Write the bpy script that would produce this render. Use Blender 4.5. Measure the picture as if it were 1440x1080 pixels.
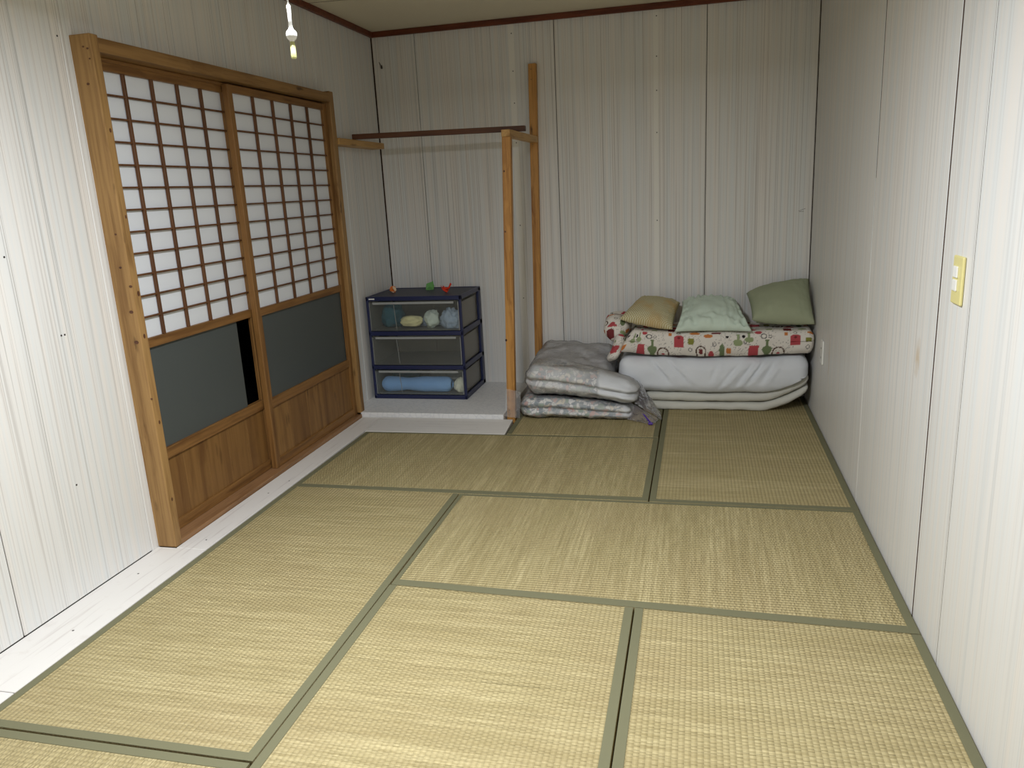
import bpy, bmesh, math, random
import numpy as np
from mathutils import Vector, Matrix, noise as mnoise

for o in list(bpy.data.objects):
    bpy.data.objects.remove(o, do_unlink=True)
scene = bpy.context.scene
COL = scene.collection
random.seed(7)
PI = math.pi

# ------------------------------------------------------------------ camera
H = 1.32                                   # camera height above the mats
F_PX, YAW, PITCH, ROLL = 1080.8, -0.24257, 0.24544, -0.05164


def cam_matrix():
    B = Matrix(((1, 0, 0), (0, 0, -1), (0, 1, 0)))
    cy, sy = math.cos(YAW), math.sin(YAW)
    Ry = Matrix(((cy, -sy, 0), (sy, cy, 0), (0, 0, 1)))
    cp, sp = math.cos(PITCH), math.sin(PITCH)
    Rp = Matrix(((1, 0, 0), (0, cp, -sp), (0, sp, cp)))
    cr, sr = math.cos(ROLL), math.sin(ROLL)
    Rr = Matrix(((cr, -sr, 0), (sr, cr, 0), (0, 0, 1)))
    return Rr @ Rp @ B @ Ry                # world -> (right, down, forward)


M = cam_matrix()
right, down, fwd = Vector(M[0]), Vector(M[1]), Vector(M[2])
cam_data = bpy.data.cameras.new('camera')
cam = bpy.data.objects.new('camera', cam_data)
COL.objects.link(cam)
cam.matrix_world = Matrix((
    (right.x, -down.x, -fwd.x, 0), (right.y, -down.y, -fwd.y, 0),
    (right.z, -down.z, -fwd.z, H), (0, 0, 0, 1)))
cam_data.sensor_fit = 'HORIZONTAL'
cam_data.sensor_width = 36
cam_data.lens = 36 * F_PX / 1440
cam_data.clip_start = 0.02
scene.camera = cam

# ------------------------------------------------------------------ world, exposure, large lights
world = bpy.data.worlds.new('world')
scene.world = world
world.use_nodes = True
world.node_tree.nodes['Background'].inputs[0].default_value = (0.02, 0.025, 0.035, 1)
world.node_tree.nodes['Background'].inputs[1].default_value = 0.3
vs = scene.view_settings
vs.view_transform = 'Standard'
vs.look = 'None'
vs.gamma = 1
vs.use_curve_mapping = False
vs.exposure = 0.1

LAMP = Vector((-0.73, 1.40, 2.00))         # pendant lamp the pull cord hangs from
LAMP_W = 60
LAMP_COL = (0.925, 0.96, 1.0)


def area_light(name, loc, size, power):
    l = bpy.data.lights.new(name, 'AREA')
    l.shape = 'DISK'
    l.size = size
    l.energy = power
    l.color = LAMP_COL
    o = bpy.data.objects.new(name, l)
    COL.objects.link(o)
    o.location = loc
    return o


area_light('pendant_lamp_offscreen', LAMP, 0.30, LAMP_W)
# ------------------------------------------------------------------ room dimensions
XL, XR = -2.108, 0.651                     # left and right wall faces
YF = -0.9                                  # wall behind the camera


def yb(x):                                 # back wall, very slightly out of square
    return 5.128 + (x - XL) / (XR - XL) * (4.868 - 5.128)


def zc(x):                                 # ceiling underside
    return 2.378 - 0.0213 * (x - XL)


# ------------------------------------------------------------------ material helpers
def srgb(r, g, b):
    f = lambda c: (c / 255 / 12.92) if c / 255 <= 0.04045 else ((c / 255 + 0.055) / 1.055) ** 2.4
    return (f(r), f(g), f(b), 1)


class NT:
    def __init__(self, name, rough=0.6, spec=0.3):
        self.m = bpy.data.materials.new(name)
        self.m.use_nodes = True
        self.t = self.m.node_tree
        self.b = self.t.nodes['Principled BSDF']
        self.b.inputs['Roughness'].default_value = rough
        self.b.inputs['Specular IOR Level'].default_value = spec

    def n(self, typ, **kw):
        nd = self.t.nodes.new(typ)
        for k, v in kw.items():
            if k == 'ins':
                for kk, vv in v.items():
                    if isinstance(vv, bpy.types.NodeSocket):
                        self.t.links.new(vv, nd.inputs[kk])
                    else:
                        nd.inputs[kk].default_value = vv
            else:
                setattr(nd, k, v)
        return nd

    def math(self, op, a, b=0.0, c=0.0, clamp=False):
        nd = self.n('ShaderNodeMath', operation=op, use_clamp=clamp, ins={0: a, 1: b, 2: c})
        return nd.outputs[0]

    def vmul(self, v, s):
        return self.n('ShaderNodeVectorMath', operation='MULTIPLY', ins={0: v, 1: s}).outputs[0]

    def noise(self, vec, scale=1.0, detail=2.0, rough=0.5):
        return self.n('ShaderNodeTexNoise', ins={'Vector': vec, 'Scale': scale, 'Detail': detail, 'Roughness': rough}).outputs['Fac']

    def ramp(self, fac, stops, interp='LINEAR'):
        nd = self.n('ShaderNodeValToRGB', ins={0: fac})
        cr = nd.color_ramp
        cr.interpolation = interp
        while len(cr.elements) < len(stops):
            cr.elements.new(0.5)
        for e, (p, c) in zip(cr.elements, stops):
            e.position = p
            e.color = c if len(c) == 4 else (*c, 1)
        return nd.outputs[0]

    def mix(self, fac, a, b, blend='MIX'):
        nd = self.n('ShaderNodeMix', data_type='RGBA', blend_type=blend)
        for i, v in ((0, fac), (6, a), (7, b)):
            if isinstance(v, bpy.types.NodeSocket):
                self.t.links.new(v, nd.inputs[i])
            else:
                nd.inputs[i].default_value = v
        return nd.outputs[2]

    def col(self, sock):
        if isinstance(sock, bpy.types.NodeSocket):
            self.t.links.new(sock, self.b.inputs['Base Color'])
        else:
            self.b.inputs['Base Color'].default_value = sock

    def bump(self, h, strength=0.3, dist=0.002):
        nd = self.n('ShaderNodeBump', ins={'Height': h, 'Strength': strength, 'Distance': dist})
        self.t.links.new(nd.outputs[0], self.b.inputs['Normal'])

    def pos(self):
        return self.n('ShaderNodeNewGeometry').outputs['Position']

    def uv(self):
        return self.n('ShaderNodeUVMap').outputs[0]


def plain(name, c, rough=0.6, spec=0.3, bump=None):
    k = NT(name, rough, spec)
    k.col(c)
    if bump:
        k.bump(k.noise(k.pos(), bump[0], 3), bump[1], bump[2])
    return k.m


def wall_mat(name, base, line, contrast, density, seed, stains=()):
    """white printed wood-grain panelling: vertical streaks, u = metres along the wall"""
    k = NT(name, 0.42, 0.3)
    uv = k.uv()
    off = k.n('ShaderNodeVectorMath', operation='ADD', ins={0: uv, 1: (seed, 0, 0)}).outputs[0]
    broad = k.noise(k.vmul(off, (7, 0.12, 1)), 1, 2)
    mid = k.noise(k.vmul(off, (38, 0.25, 1)), 1, 2)
    fine = k.noise(k.vmul(off, (density, 0.5, 1)), 1, 2, 0.6)
    pin = k.noise(k.vmul(off, (density * 2.1, 0.3, 1)), 1, 1)
    c = k.mix(broad, tuple(x * 0.965 for x in base[:3]) + (1,), tuple(min(1, x * 1.03) for x in base[:3]) + (1,))
    c = k.mix(k.ramp(mid, [(0.35, (0, 0, 0)), (0.65, (1, 1, 1))]), c, k.mix(0.5, c, srgb(214, 222, 226)))
    msk = k.ramp(fine, [(0.30, (1, 1, 1)), (0.47, (0, 0, 0))])
    c = k.mix(k.math('MULTIPLY', msk, contrast), c, line)
    msk2 = k.ramp(pin, [(0.28, (1, 1, 1)), (0.36, (0, 0, 0))])
    c = k.mix(k.math('MULTIPLY', msk2, contrast * 1.3), c, tuple(x * 0.75 for x in line[:3]) + (1,))
    for (su, sv, ru, rv, amt) in stains:          # old brown water marks
        d = k.n('ShaderNodeVectorMath', operation='SUBTRACT', ins={0: uv, 1: (su, sv, 0)}).outputs[0]
        d = k.n('ShaderNodeVectorMath', operation='LENGTH', ins={0: k.vmul(d, (1 / ru, 1 / rv, 0))}).outputs['Value']
        d = k.math('ADD', d, k.math('MULTIPLY', k.math('SUBTRACT', k.noise(k.vmul(uv, (45, 22, 1)), 1, 3), 0.5), 1.4))
        c = k.mix(k.math('MULTIPLY', k.ramp(d, [(0.15, (1, 1, 1)), (0.95, (0, 0, 0))]), amt), c, srgb(190, 160, 112))
    k.col(c)
    k.bump(fine, 0.12, 0.001)
    return k.m


def wood_mat(name, light, dark, axis, knots=0.0, rough=0.5, scale=1.0, vary=0.0):
    k = NT(name, rough, 0.35)
    p = k.pos()
    st = {'x': (1.2, 34, 34), 'y': (34, 1.2, 34), 'z': (34, 34, 1.2)}[axis]
    st = tuple(s * scale for s in st)
    warp = k.noise(p, 3.0, 2)
    pv = k.n('ShaderNodeVectorMath', operation='ADD', ins={0: k.vmul(p, st), 1: k.vmul(warp, (1.5, 1.5, 1.5))}).outputs[0]
    g1 = k.noise(pv, 1.0, 4, 0.6)
    g2 = k.noise(k.vmul(p, tuple(s * 3.3 for s in st)), 1.0, 2)
    c = k.ramp(g1, [(0.30, dark), (0.52, light), (0.75, tuple(min(1, x * 1.12) for x in light[:3]) + (1,))])
    c = k.mix(k.math('MULTIPLY', k.ramp(g2, [(0.35, (1, 1, 1)), (0.55, (0, 0, 0))]), 0.35), c, dark)
    if knots:
        ks = {'x': (2.2, 9, 9), 'y': (9, 2.2, 9), 'z': (9, 9, 2.2)}[axis]
        wob = k.n('ShaderNodeVectorMath', operation='ADD', ins={0: k.vmul(p, ks), 1: k.vmul(k.noise(p, 25, 2), (0.12, 0.12, 0.12))}).outputs[0]
        v = k.n('ShaderNodeTexVoronoi', ins={'Vector': wob, 'Scale': 1.6}).outputs['Distance']
        kn = k.ramp(v, [(0.06, (1, 1, 1)), (0.17, (0, 0, 0))])
        c = k.mix(k.math('MULTIPLY', kn, knots), c, tuple(x * 0.28 for x in dark[:3]) + (1,))
    if vary:                                # boards cut from different timber
        c = k.mix(k.math('MULTIPLY', k.n('ShaderNodeObjectInfo').outputs['Random'], vary), c, dark)
    k.col(c)
    k.bump(g1, 0.15, 0.001)
    return k.m


def tatami_mat(name, light, dark, streak):
    """uv: u = metres along the mat's length, v = metres across it. Reeds run across, ribs along."""
    k = NT(name, 0.55, 0.2)
    uv = k.uv()
    sep = k.n('ShaderNodeSeparateXYZ', ins={0: uv})
    a, b = sep.outputs[0], sep.outputs[1]
    reed = k.noise(k.vmul(uv, (230, 9, 1)), 1, 2, 0.6)
    strk = k.noise(k.vmul(uv, (95, 1.5, 1)), 1, 3, 0.65)
    band = k.noise(k.vmul(uv, (9, 0.8, 1)), 1, 3, 0.6)
    rare = k.noise(k.vmul(uv, (95, 1.6, 1)), 1, 1)
    patch = k.noise(k.vmul(uv, (3.0, 2.2, 1)), 1, 3)
    c = k.mix(k.ramp(reed, [(0.25, (0, 0, 0)), (0.75, (1, 1, 1))]), dark, light)
    c = k.mix(k.math('MULTIPLY', k.ramp(strk, [(0.36, (1, 1, 1)), (0.56, (0, 0, 0))]), streak), c, tuple(x * 0.88 for x in dark[:3]) + (1,))
    c = k.mix(k.math('MULTIPLY', k.ramp(strk, [(0.52, (0, 0, 0)), (0.70, (1, 1, 1))]), streak * 0.6), c, tuple(min(1, x * 1.10) for x in light[:3]) + (1,))
    c = k.mix(k.math('MULTIPLY', k.ramp(band, [(0.40, (1, 1, 1)), (0.60, (0, 0, 0))]), 0.42), c, dark)
    c = k.mix(k.math('MULTIPLY', k.ramp(patch, [(0.45, (0, 0, 0)), (0.75, (1, 1, 1))]), 0.22), c, srgb(170, 148, 112))
    # weave: ribs every 15 mm, reeds dip between them in alternating order
    rb = k.math('ABSOLUTE', k.math('SINE', k.math('MULTIPLY', b, PI / 0.0150)))
    row = k.math('FLOOR', k.math('DIVIDE', b, 0.0150))
    ph = k.math('MULTIPLY', k.math('MODULO', row, 2.0), PI)
    jit = k.math('MULTIPLY', k.noise(k.vmul(uv, (40, 6, 1)), 1, 1), 9.0)
    we = k.math('SINE', k.math('ADD', k.math('ADD', k.math('MULTIPLY', a, 2 * PI / 0.0125), ph), jit))
    c = k.mix(k.math('MULTIPLY', k.ramp(rare, [(0.20, (1, 1, 1)), (0.29, (0, 0, 0))]), 0.55), c, tuple(x * 0.45 for x in dark[:3]) + (1,))
    k.col(c)
    h = k.math('ADD', rb, k.math('ADD', k.math('MULTIPLY', we, 0.4), k.math('MULTIPLY', reed, 0.9)))
    k.bump(h, 1.0, 0.0030)
    return k.m


def clear_plastic(name, tint, body, gloss_rough=0.12, fac=0.12, wrinkle=None):
    """thin clear film: see-through, slightly milky, glossy"""
    m = bpy.data.materials.new(name)
    m.use_nodes = True
    t = m.node_tree
    t.nodes.clear()
    out = t.nodes.new('ShaderNodeOutputMaterial')
    tr = t.nodes.new('ShaderNodeBsdfTransparent')
    tr.inputs[0].default_value = tint
    df = t.nodes.new('ShaderNodeBsdfDiffuse')
    df.inputs[0].default_value = body
    gl = t.nodes.new('ShaderNodeBsdfGlossy')
    gl.inputs['Roughness'].default_value = gloss_rough
    m1 = t.nodes.new('ShaderNodeMixShader')
    m1.inputs[0].default_value = fac
    t.links.new(tr.outputs[0], m1.inputs[1])
    t.links.new(df.outputs[0], m1.inputs[2])
    fr = t.nodes.new('ShaderNodeFresnel')
    fr.inputs[0].default_value = 1.22
    m2 = t.nodes.new('ShaderNodeMixShader')
    t.links.new(fr.outputs[0], m2.inputs[0])
    t.links.new(m1.outputs[0], m2.inputs[1])
    t.links.new(gl.outputs[0], m2.inputs[2])
    if wrinkle:
        g = t.nodes.new('ShaderNodeNewGeometry')
        nz = t.nodes.new('ShaderNodeTexNoise')
        nz.inputs['Scale'].default_value = wrinkle[0]
        nz.inputs['Detail'].default_value = 4
        nz.inputs['Distortion'].default_value = 1.2
        t.links.new(g.outputs['Position'], nz.inputs['Vector'])
        bp = t.nodes.new('ShaderNodeBump')
        bp.inputs['Strength'].default_value = wrinkle[1]
        bp.inputs['Distance'].default_value = 0.012
        t.links.new(nz.outputs[0], bp.inputs['Height'])
        t.links.new(bp.outputs[0], gl.inputs['Normal'])
        t.links.new(bp.outputs[0], fr.inputs['Normal'])
    t.links.new(m2.outputs[0], out.inputs[0])
    return m


# ------------------------------------------------------------------ materials
MT = {}
MT['wall_back'] = wall_mat('printed_panel_back', srgb(230, 226, 221), srgb(158, 150, 144), 0.52, 165, 3.1)
MT['wall_left'] = wall_mat('printed_panel_left', srgb(230, 226, 221), srgb(158, 150, 144), 0.42, 95, 11.7)
MT['wall_right'] = wall_mat('printed_panel_right', srgb(230, 226, 221), srgb(188, 183, 179), 0.34, 60, 23.9, ((2.493, 0.770, 0.030, 0.075, 0.55), (4.05, 0.42, 0.03, 0.16, 0.3)))
MT['wall_plain'] = plain('wall_paint', srgb(228, 225, 218), 0.7)
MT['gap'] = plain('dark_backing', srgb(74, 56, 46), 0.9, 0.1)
MT['batten'] = plain('white_batten', srgb(236, 234, 228), 0.45)
MT['ceiling'] = plain('ceiling_board', srgb(222, 214, 192), 0.8, 0.2, (60, 0.1, 0.001))
MT['crown'] = wood_mat('crown_brown', srgb(112, 58, 36), srgb(82, 40, 26), 'x', 0, 0.45)
MT['sub'] = plain('subfloor', srgb(120, 104, 80), 0.9)
MT['heri'] = plain('border_cloth_green', srgb(117, 115, 90), 0.85, 0.1, (900, 0.35, 0.0006))
RUSH = (srgb(206, 192, 147), srgb(162, 147, 104))
MT['rush'] = tatami_mat('rush', *RUSH, 0.55)
MT['post_z'] = wood_mat('pine_post', srgb(160, 125, 78), srgb(118, 84, 47), 'z', 0.9)
MT['post_y'] = wood_mat('pine_header', srgb(150, 115, 70), srgb(112, 79, 44), 'y', 0.8)
MT['door_z'] = wood_mat('door_wood_upright', srgb(136, 98, 54), srgb(100, 66, 33), 'z', 0)
MT['door_y'] = wood_mat('door_wood_rail', srgb(136, 98, 54), srgb(100, 66, 33), 'y', 0)
MT['door_board'] = wood_mat('door_board', srgb(146, 108, 60), srgb(104, 70, 36), 'z', 0.5, 0.5, 0.6, 0.55)
MT['lattice'] = wood_mat('lattice_wood', srgb(104, 68, 40), srgb(76, 47, 26), 'z', 0)
MT['sill'] = wood_mat('sill_wood', srgb(150, 113, 78), srgb(112, 79, 50), 'y', 0)
MT['rack_z'] = wood_mat('rack_pine', srgb(194, 142, 76), srgb(132, 80, 34), 'z', 0.9, 0.5, 0.75)
MT['rack_y'] = wood_mat('rack_bearer', srgb(196, 156, 98), srgb(160, 116, 62), 'y', 0.5)
MT['rail_dark'] = wood_mat('rail_dark', srgb(96, 62, 42), srgb(66, 40, 28), 'x', 0)
MT['paper'] = plain('shoji_paper', srgb(226, 230, 236), 0.8, 0.15, (180, 0.08, 0.0006))
MT['glass'] = plain('frosted_dark_glass', srgb(78, 83, 82), 0.42, 0.35, (400, 0.06, 0.0005))
MT['night'] = plain('night_shutter', srgb(26, 24, 24), 0.8, 0.1)
MT['navy'] = plain('navy_plastic', srgb(34, 41, 78), 0.38, 0.45)
MT['navy_top'] = plain('navy_top_panel', srgb(52, 56, 72), 0.5, 0.4)
MT['handle_lip'] = clear_plastic('drawer_lip', (0.85, 0.86, 0.86, 1), srgb(196, 198, 196), 0.2, 0.55)
MT['drawer'] = clear_plastic('clear_drawer_front', (0.97, 0.98, 0.975, 1), srgb(190, 194, 190), 0.18, 0.06)
MT['drawer_body'] = clear_plastic('milky_drawer_body', (0.92, 0.92, 0.90, 1), srgb(206, 202, 190), 0.3, 0.30)
MT['bagfilm'] = clear_plastic('bag_film', (1, 1, 1, 1), srgb(244, 244, 248), 0.09, 0.10, (44, 0.65))
MT['bagfilm_tail'] = clear_plastic('bag_film_loose', (0.98, 0.97, 0.98, 1), srgb(220, 214, 222), 0.10, 0.09, (50, 0.6))
MT['purple'] = plain('purple_zip', srgb(78, 40, 150), 0.35)
MT['ivory'] = plain('ivory_plastic', srgb(226, 216, 150), 0.35, 0.5)
MT['white_plastic'] = plain('white_plastic', srgb(240, 240, 236), 0.35, 0.5)
MT['cordwhite'] = plain('cord_white', srgb(244, 244, 240), 0.4, 0.4)
MT['glowtip'] = plain('glow_tip', srgb(214, 216, 150), 0.35, 0.4)
MT['metal_dark'] = plain('dark_metal', srgb(50, 44, 40), 0.4, 0.5)
MT['shade'] = plain('lamp_shade', srgb(238, 236, 230), 0.5)


def strip_mat():
    k = NT('white_floor_board', 0.5, 0.35)
    uv = k.uv()
    n1 = k.noise(k.vmul(uv, (3, 55, 1)), 1, 2)
    n2 = k.noise(k.vmul(uv, (18, 18, 1)), 1, 3)
    c = k.mix(k.ramp(n1, [(0.30, (1, 1, 1)), (0.42, (0, 0, 0))]), srgb(230, 227, 223), srgb(215, 210, 206))
    c = k.mix(k.math('MULTIPLY', k.ramp(n2, [(0.62, (0, 0, 0)), (0.75, (1, 1, 1))]), 0.25), c, srgb(200, 190, 182))
    k.col(c)
    return k.m


def vinyl_mat():
    k = NT('white_vinyl', 0.45, 0.4)
    p = k.pos()
    v = k.n('ShaderNodeTexVoronoi', feature='DISTANCE_TO_EDGE', ins={'Vector': p, 'Scale': 28.0}).outputs[0]
    n1 = k.noise(p, 9, 4)
    c = k.mix(k.ramp(v, [(0.0, (1, 1, 1)), (0.12, (0, 0, 0))]), srgb(234, 234, 234), srgb(220, 221, 223))
    c = k.mix(k.math('MULTIPLY', n1, 0.25), c, srgb(206, 206, 207))
    k.col(c)
    k.bump(v, 0.1, 0.001)
    return k.m


def cloth_mat(name, c, c2, rough=0.9, scale=500):
    k = NT(name, rough, 0.1)
    p = k.pos()
    n1 = k.noise(p, 6, 3)
    k.col(k.mix(n1, c, c2))
    w = k.noise(p, scale, 2)
    k.bump(w, 0.2, 0.0006)
    return k.m


def straw_pillow_mat():
    k = NT('straw_pillow_cloth', 0.85, 0.12)
    uv = k.uv()
    ch = k.n('ShaderNodeTexChecker', ins={'Vector': k.vmul(uv, (46, 46, 1)), 'Color1': srgb(206, 202, 172), 'Color2': srgb(176, 162, 118), 'Scale': 1.0}).outputs[0]
    n1 = k.noise(k.vmul(uv, (2.4, 2.4, 1)), 1, 3)
    c = k.mix(k.ramp(n1, [(0.45, (0, 0, 0)), (0.72, (1, 1, 1))]), ch, srgb(196, 164, 112))
    k.col(c)
    return k.m


def floral_mat(name, plain_from=None, xplain=None, soft=0.1, bmp=0.35):
    """washed floral futon cover; some areas plain"""
    k = NT(name, 0.55, 0.3)
    p = k.pos()
    pw = k.n('ShaderNodeVectorMath', operation='ADD', ins={0: p, 1: k.vmul(k.n('ShaderNodeTexNoise', ins={'Vector': p, 'Scale': 22.0, 'Detail': 3.0}).outputs['Color'], (0.05, 0.05, 0.05))}).outputs[0]
    v = k.n('ShaderNodeTexVoronoi', ins={'Vector': pw, 'Scale': 40.0})
    vc = k.n('ShaderNodeSeparateXYZ', ins={0: v.outputs['Color']}).outputs[0]
    cc = k.ramp(vc, [(0.0, srgb(126, 140, 146)), (0.22, srgb(226, 224, 218)), (0.40, srgb(150, 168, 150)),
                     (0.52, srgb(232, 230, 226)), (0.66, srgb(204, 162, 152)), (0.78, srgb(108, 118, 128)), (0.9, srgb(222, 212, 190))], 'CONSTANT')
    e = k.n('ShaderNodeTexVoronoi', feature='DISTANCE_TO_EDGE', ins={'Vector': pw, 'Scale': 40.0}).outputs[0]
    big = k.noise(p, 7, 3)
    base = k.mix(soft, cc, srgb(222, 222, 222))
    c = k.mix(k.ramp(e, [(0.02, (1, 1, 1)), (0.10, (0, 0, 0))]), base, srgb(170, 172, 176))
    c = k.mix(k.ramp(big, [(0.42, (0, 0, 0)), (0.62, (1, 1, 1))]), c, k.mix(0.55, c, srgb(222, 220, 216)))
    sep = k.n('ShaderNodeSeparateXYZ', ins={0: p})
    wob = k.math('MULTIPLY', k.math('SUBTRACT', k.noise(p, 9, 2), 0.5), 0.10)
    if plain_from is not None:
        f = k.n('ShaderNodeMapRange', ins={0: k.math('ADD', sep.outputs[1], wob), 1: plain_from, 2: plain_from + 0.06}).outputs[0]
        c = k.mix(f, c, srgb(222, 222, 226))
    if xplain is not None:
        f = k.n('ShaderNodeMapRange', ins={0: k.math('ADD', sep.outputs[0], k.math('MULTIPLY', wob, 0.4)), 1: xplain, 2: xplain + 0.02}).outputs[0]
        c = k.mix(f, c, srgb(226, 228, 230))
    k.col(c)
    k.bump(k.noise(pw, 26, 4), bmp, 0.010)
    return k.m


MT['strip'] = strip_mat()
MT['vinyl'] = vinyl_mat()
MT['mint'] = cloth_mat('mint_pillowcase', srgb(212, 226, 212), srgb(200, 216, 202))
MT['sage'] = cloth_mat('sage_pillowcase', srgb(166, 172, 146), srgb(156, 163, 136))
MT['straw'] = straw_pillow_mat()
MT['sheet'] = cloth_mat('white_sheet', srgb(226, 229, 234), srgb(216, 220, 226))
MT['pad'] = cloth_mat('cream_pad_cloth', srgb(212, 212, 204), srgb(200, 198, 188))
MT['floral_low'] = floral_mat('floral_cover_bright', None, -0.42)
MT['floral_up'] = floral_mat('floral_cover_pale', 4.42, -0.56, 0.45, 0.18)
k = NT('printed_cotton', 0.9, 0.1)
k.col(k.n('ShaderNodeVertexColor', layer_name='print').outputs[0])
k.bump(k.noise(k.pos(), 500, 2), 0.2, 0.0006)
MT['print'] = k.m
for nm, a, b in (('blue_towel', (150, 192, 238), (128, 172, 226)), ('cream_towel', (240, 240, 222), (220, 218, 196)),
                 ('teal_cloth', (58, 112, 126), (38, 80, 96)), ('yellow_cloth', (244, 240, 196), (222, 212, 150)),
                 ('palegreen_cloth', (232, 240, 230), (206, 220, 206)), ('greyblue_cloth', (182, 198, 216), (146, 164, 186)),
                 ('greybag', (190, 194, 190), (146, 148, 144))):
    MT[nm] = cloth_mat(nm, srgb(*a), srgb(*b))
MT['red_paper'] = plain('red_origami_paper', srgb(226, 60, 28), 0.6)
MT['orange_paper'] = plain('orange_origami_paper', srgb(226, 120, 50), 0.6)
MT['cream_paper'] = plain('cream_origami_paper', srgb(240, 214, 180), 0.6)
MT['green_paper'] = plain('green_origami_paper', srgb(110, 170, 96), 0.6)
k = NT('aged_wall_stain', 0.5, 0.2)
k.col(srgb(196, 168, 124))
MT['stain'] = k.m

# ------------------------------------------------------------------ object helpers
ORIGIN = {}


def link(name, me, parent=None, loc=None):
    o = bpy.data.objects.new(name, me)
    COL.objects.link(o)
    if parent is not None:
        o.parent = parent
    if loc is not None:
        o.location = loc
    return o


def tag(o, label=None, cat=None, group=None, kind=None):
    for k_, v_ in (('label', label), ('category', cat), ('group', group), ('kind', kind)):
        if v_:
            o[k_] = v_
    return o


def thing(name, loc, label=None, cat=None, group=None, kind=None):
    o = link(name, None, None, Vector(loc))
    o.empty_display_size = 0.1
    ORIGIN[o.name] = Vector(loc)
    return tag(o, label, cat, group, kind)


def world_origin(o):
    return ORIGIN.get(o.name, Vector((0, 0, 0)))


def mesh_obj(name, verts, faces, mat, parent=None, smooth=False, uvf=None, cols=None):
    """verts in world coordinates; the object's origin goes to its parent's origin or to its own base"""
    V = [Vector(v) for v in verts]
    if parent is not None:
        org = world_origin(parent)
    else:
        xs = [v.x for v in V]; ys = [v.y for v in V]; zs = [v.z for v in V]
        org = Vector(((min(xs) + max(xs)) / 2, (min(ys) + max(ys)) / 2, min(zs)))
    me = bpy.data.meshes.new(name)
    me.from_pydata([tuple(v - org) for v in V], [], faces)
    me.update()
    if uvf:
        uvl = me.uv_layers.new(name='UVMap')
        data = np.empty(len(me.loops) * 2, dtype=np.float32)
        li = np.empty(len(me.loops), dtype=np.int32)
        me.loops.foreach_get('vertex_index', li)
        uvs = [uvf(v) if callable(uvf) else None for v in V] if callable(uvf) else uvf
        arr = np.array(uvs, dtype=np.float32)
        data = arr[li].ravel()
        uvl.data.foreach_set('uv', data)
    if cols is not None:
        ca = me.color_attributes.new('print', 'FLOAT_COLOR', 'POINT')
        ca.data.foreach_set('color', np.asarray(cols, dtype=np.float32).ravel())
    if smooth:
        me.polygons.foreach_set('use_smooth', [True] * len(me.polygons))
    me.materials.append(mat if not isinstance(mat, str) else MT[mat])
    o = link(name, me, parent, None if parent is not None else org)
    ORIGIN[o.name] = org
    return o


def bm_obj(name, bm, mat, parent=None, smooth=False, uvf=None):
    bm.verts.ensure_lookup_table()
    for i, v in enumerate(bm.verts):
        v.index = i
    vs_ = [v.co.copy() for v in bm.verts]
    fs_ = [[v.index for v in f.verts] for f in bm.faces]
    bm.free()
    return mesh_obj(name, vs_, fs_, mat, parent, smooth, uvf)


def add_hexa(bm, c, bev=0.0, seg=1):
    """c: 8 corners, bottom four then top four, each ring anticlockwise"""
    t = bmesh.new()
    v = [t.verts.new(Vector(p)) for p in c]
    for f in ((3, 2, 1, 0), (4, 5, 6, 7), (0, 1, 5, 4), (1, 2, 6, 5), (2, 3, 7, 6), (3, 0, 4, 7)):
        t.faces.new([v[i] for i in f])
    t.normal_update()
    if bev:
        bmesh.ops.bevel(t, geom=list(t.edges), offset=bev, segments=seg, profile=0.5, affect='EDGES')
    bmesh.ops.recalc_face_normals(t, faces=list(t.faces))
    me = bpy.data.meshes.new('tmp')
    t.to_mesh(me)
    t.free()
    bm.from_mesh(me)
    bpy.data.meshes.remove(me)


def bx(bm, x0, x1, y0, y1, z0, z1, bev=0.0, seg=1):
    add_hexa(bm, [(x0, y0, z0), (x1, y0, z0), (x1, y1, z0), (x0, y1, z0), (x0, y0, z1), (x1, y0, z1), (x1, y1, z1), (x0, y1, z1)], bev, seg)


def box(name, x0, x1, y0, y1, z0, z1, mat, parent=None, bev=0.0, seg=1, uvf=None):
    bm = bmesh.new()
    bx(bm, x0, x1, y0, y1, z0, z1, bev, seg)
    return bm_obj(name, bm, mat, parent, False, uvf)


def hexa(name, c, mat, parent=None, bev=0.0, seg=1, uvf=None):
    bm = bmesh.new()
    add_hexa(bm, c, bev, seg)
    return bm_obj(name, bm, mat, parent, False, uvf)


def lathe(name, prof, center, mat, parent=None, n=20, caps=True):
    vs_, fs_ = [], []
    for (r, z) in prof:
        for i in range(n):
            a = 2 * PI * i / n
            vs_.append(Vector(center) + Vector((r * math.cos(a), r * math.sin(a), z)))
    for j in range(len(prof) - 1):
        for i in range(n):
            fs_.append((j * n + i, j * n + (i + 1) % n, (j + 1) * n + (i + 1) % n, (j + 1) * n + i))
    if caps:
        fs_.append(tuple(reversed(range(n))))
        fs_.append(tuple(range((len(prof) - 1) * n, len(prof) * n)))
    return mesh_obj(name, vs_, fs_, mat, parent, True)


def nz(x, y, z):
    return mnoise.noise(Vector((x, y, z)))


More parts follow.
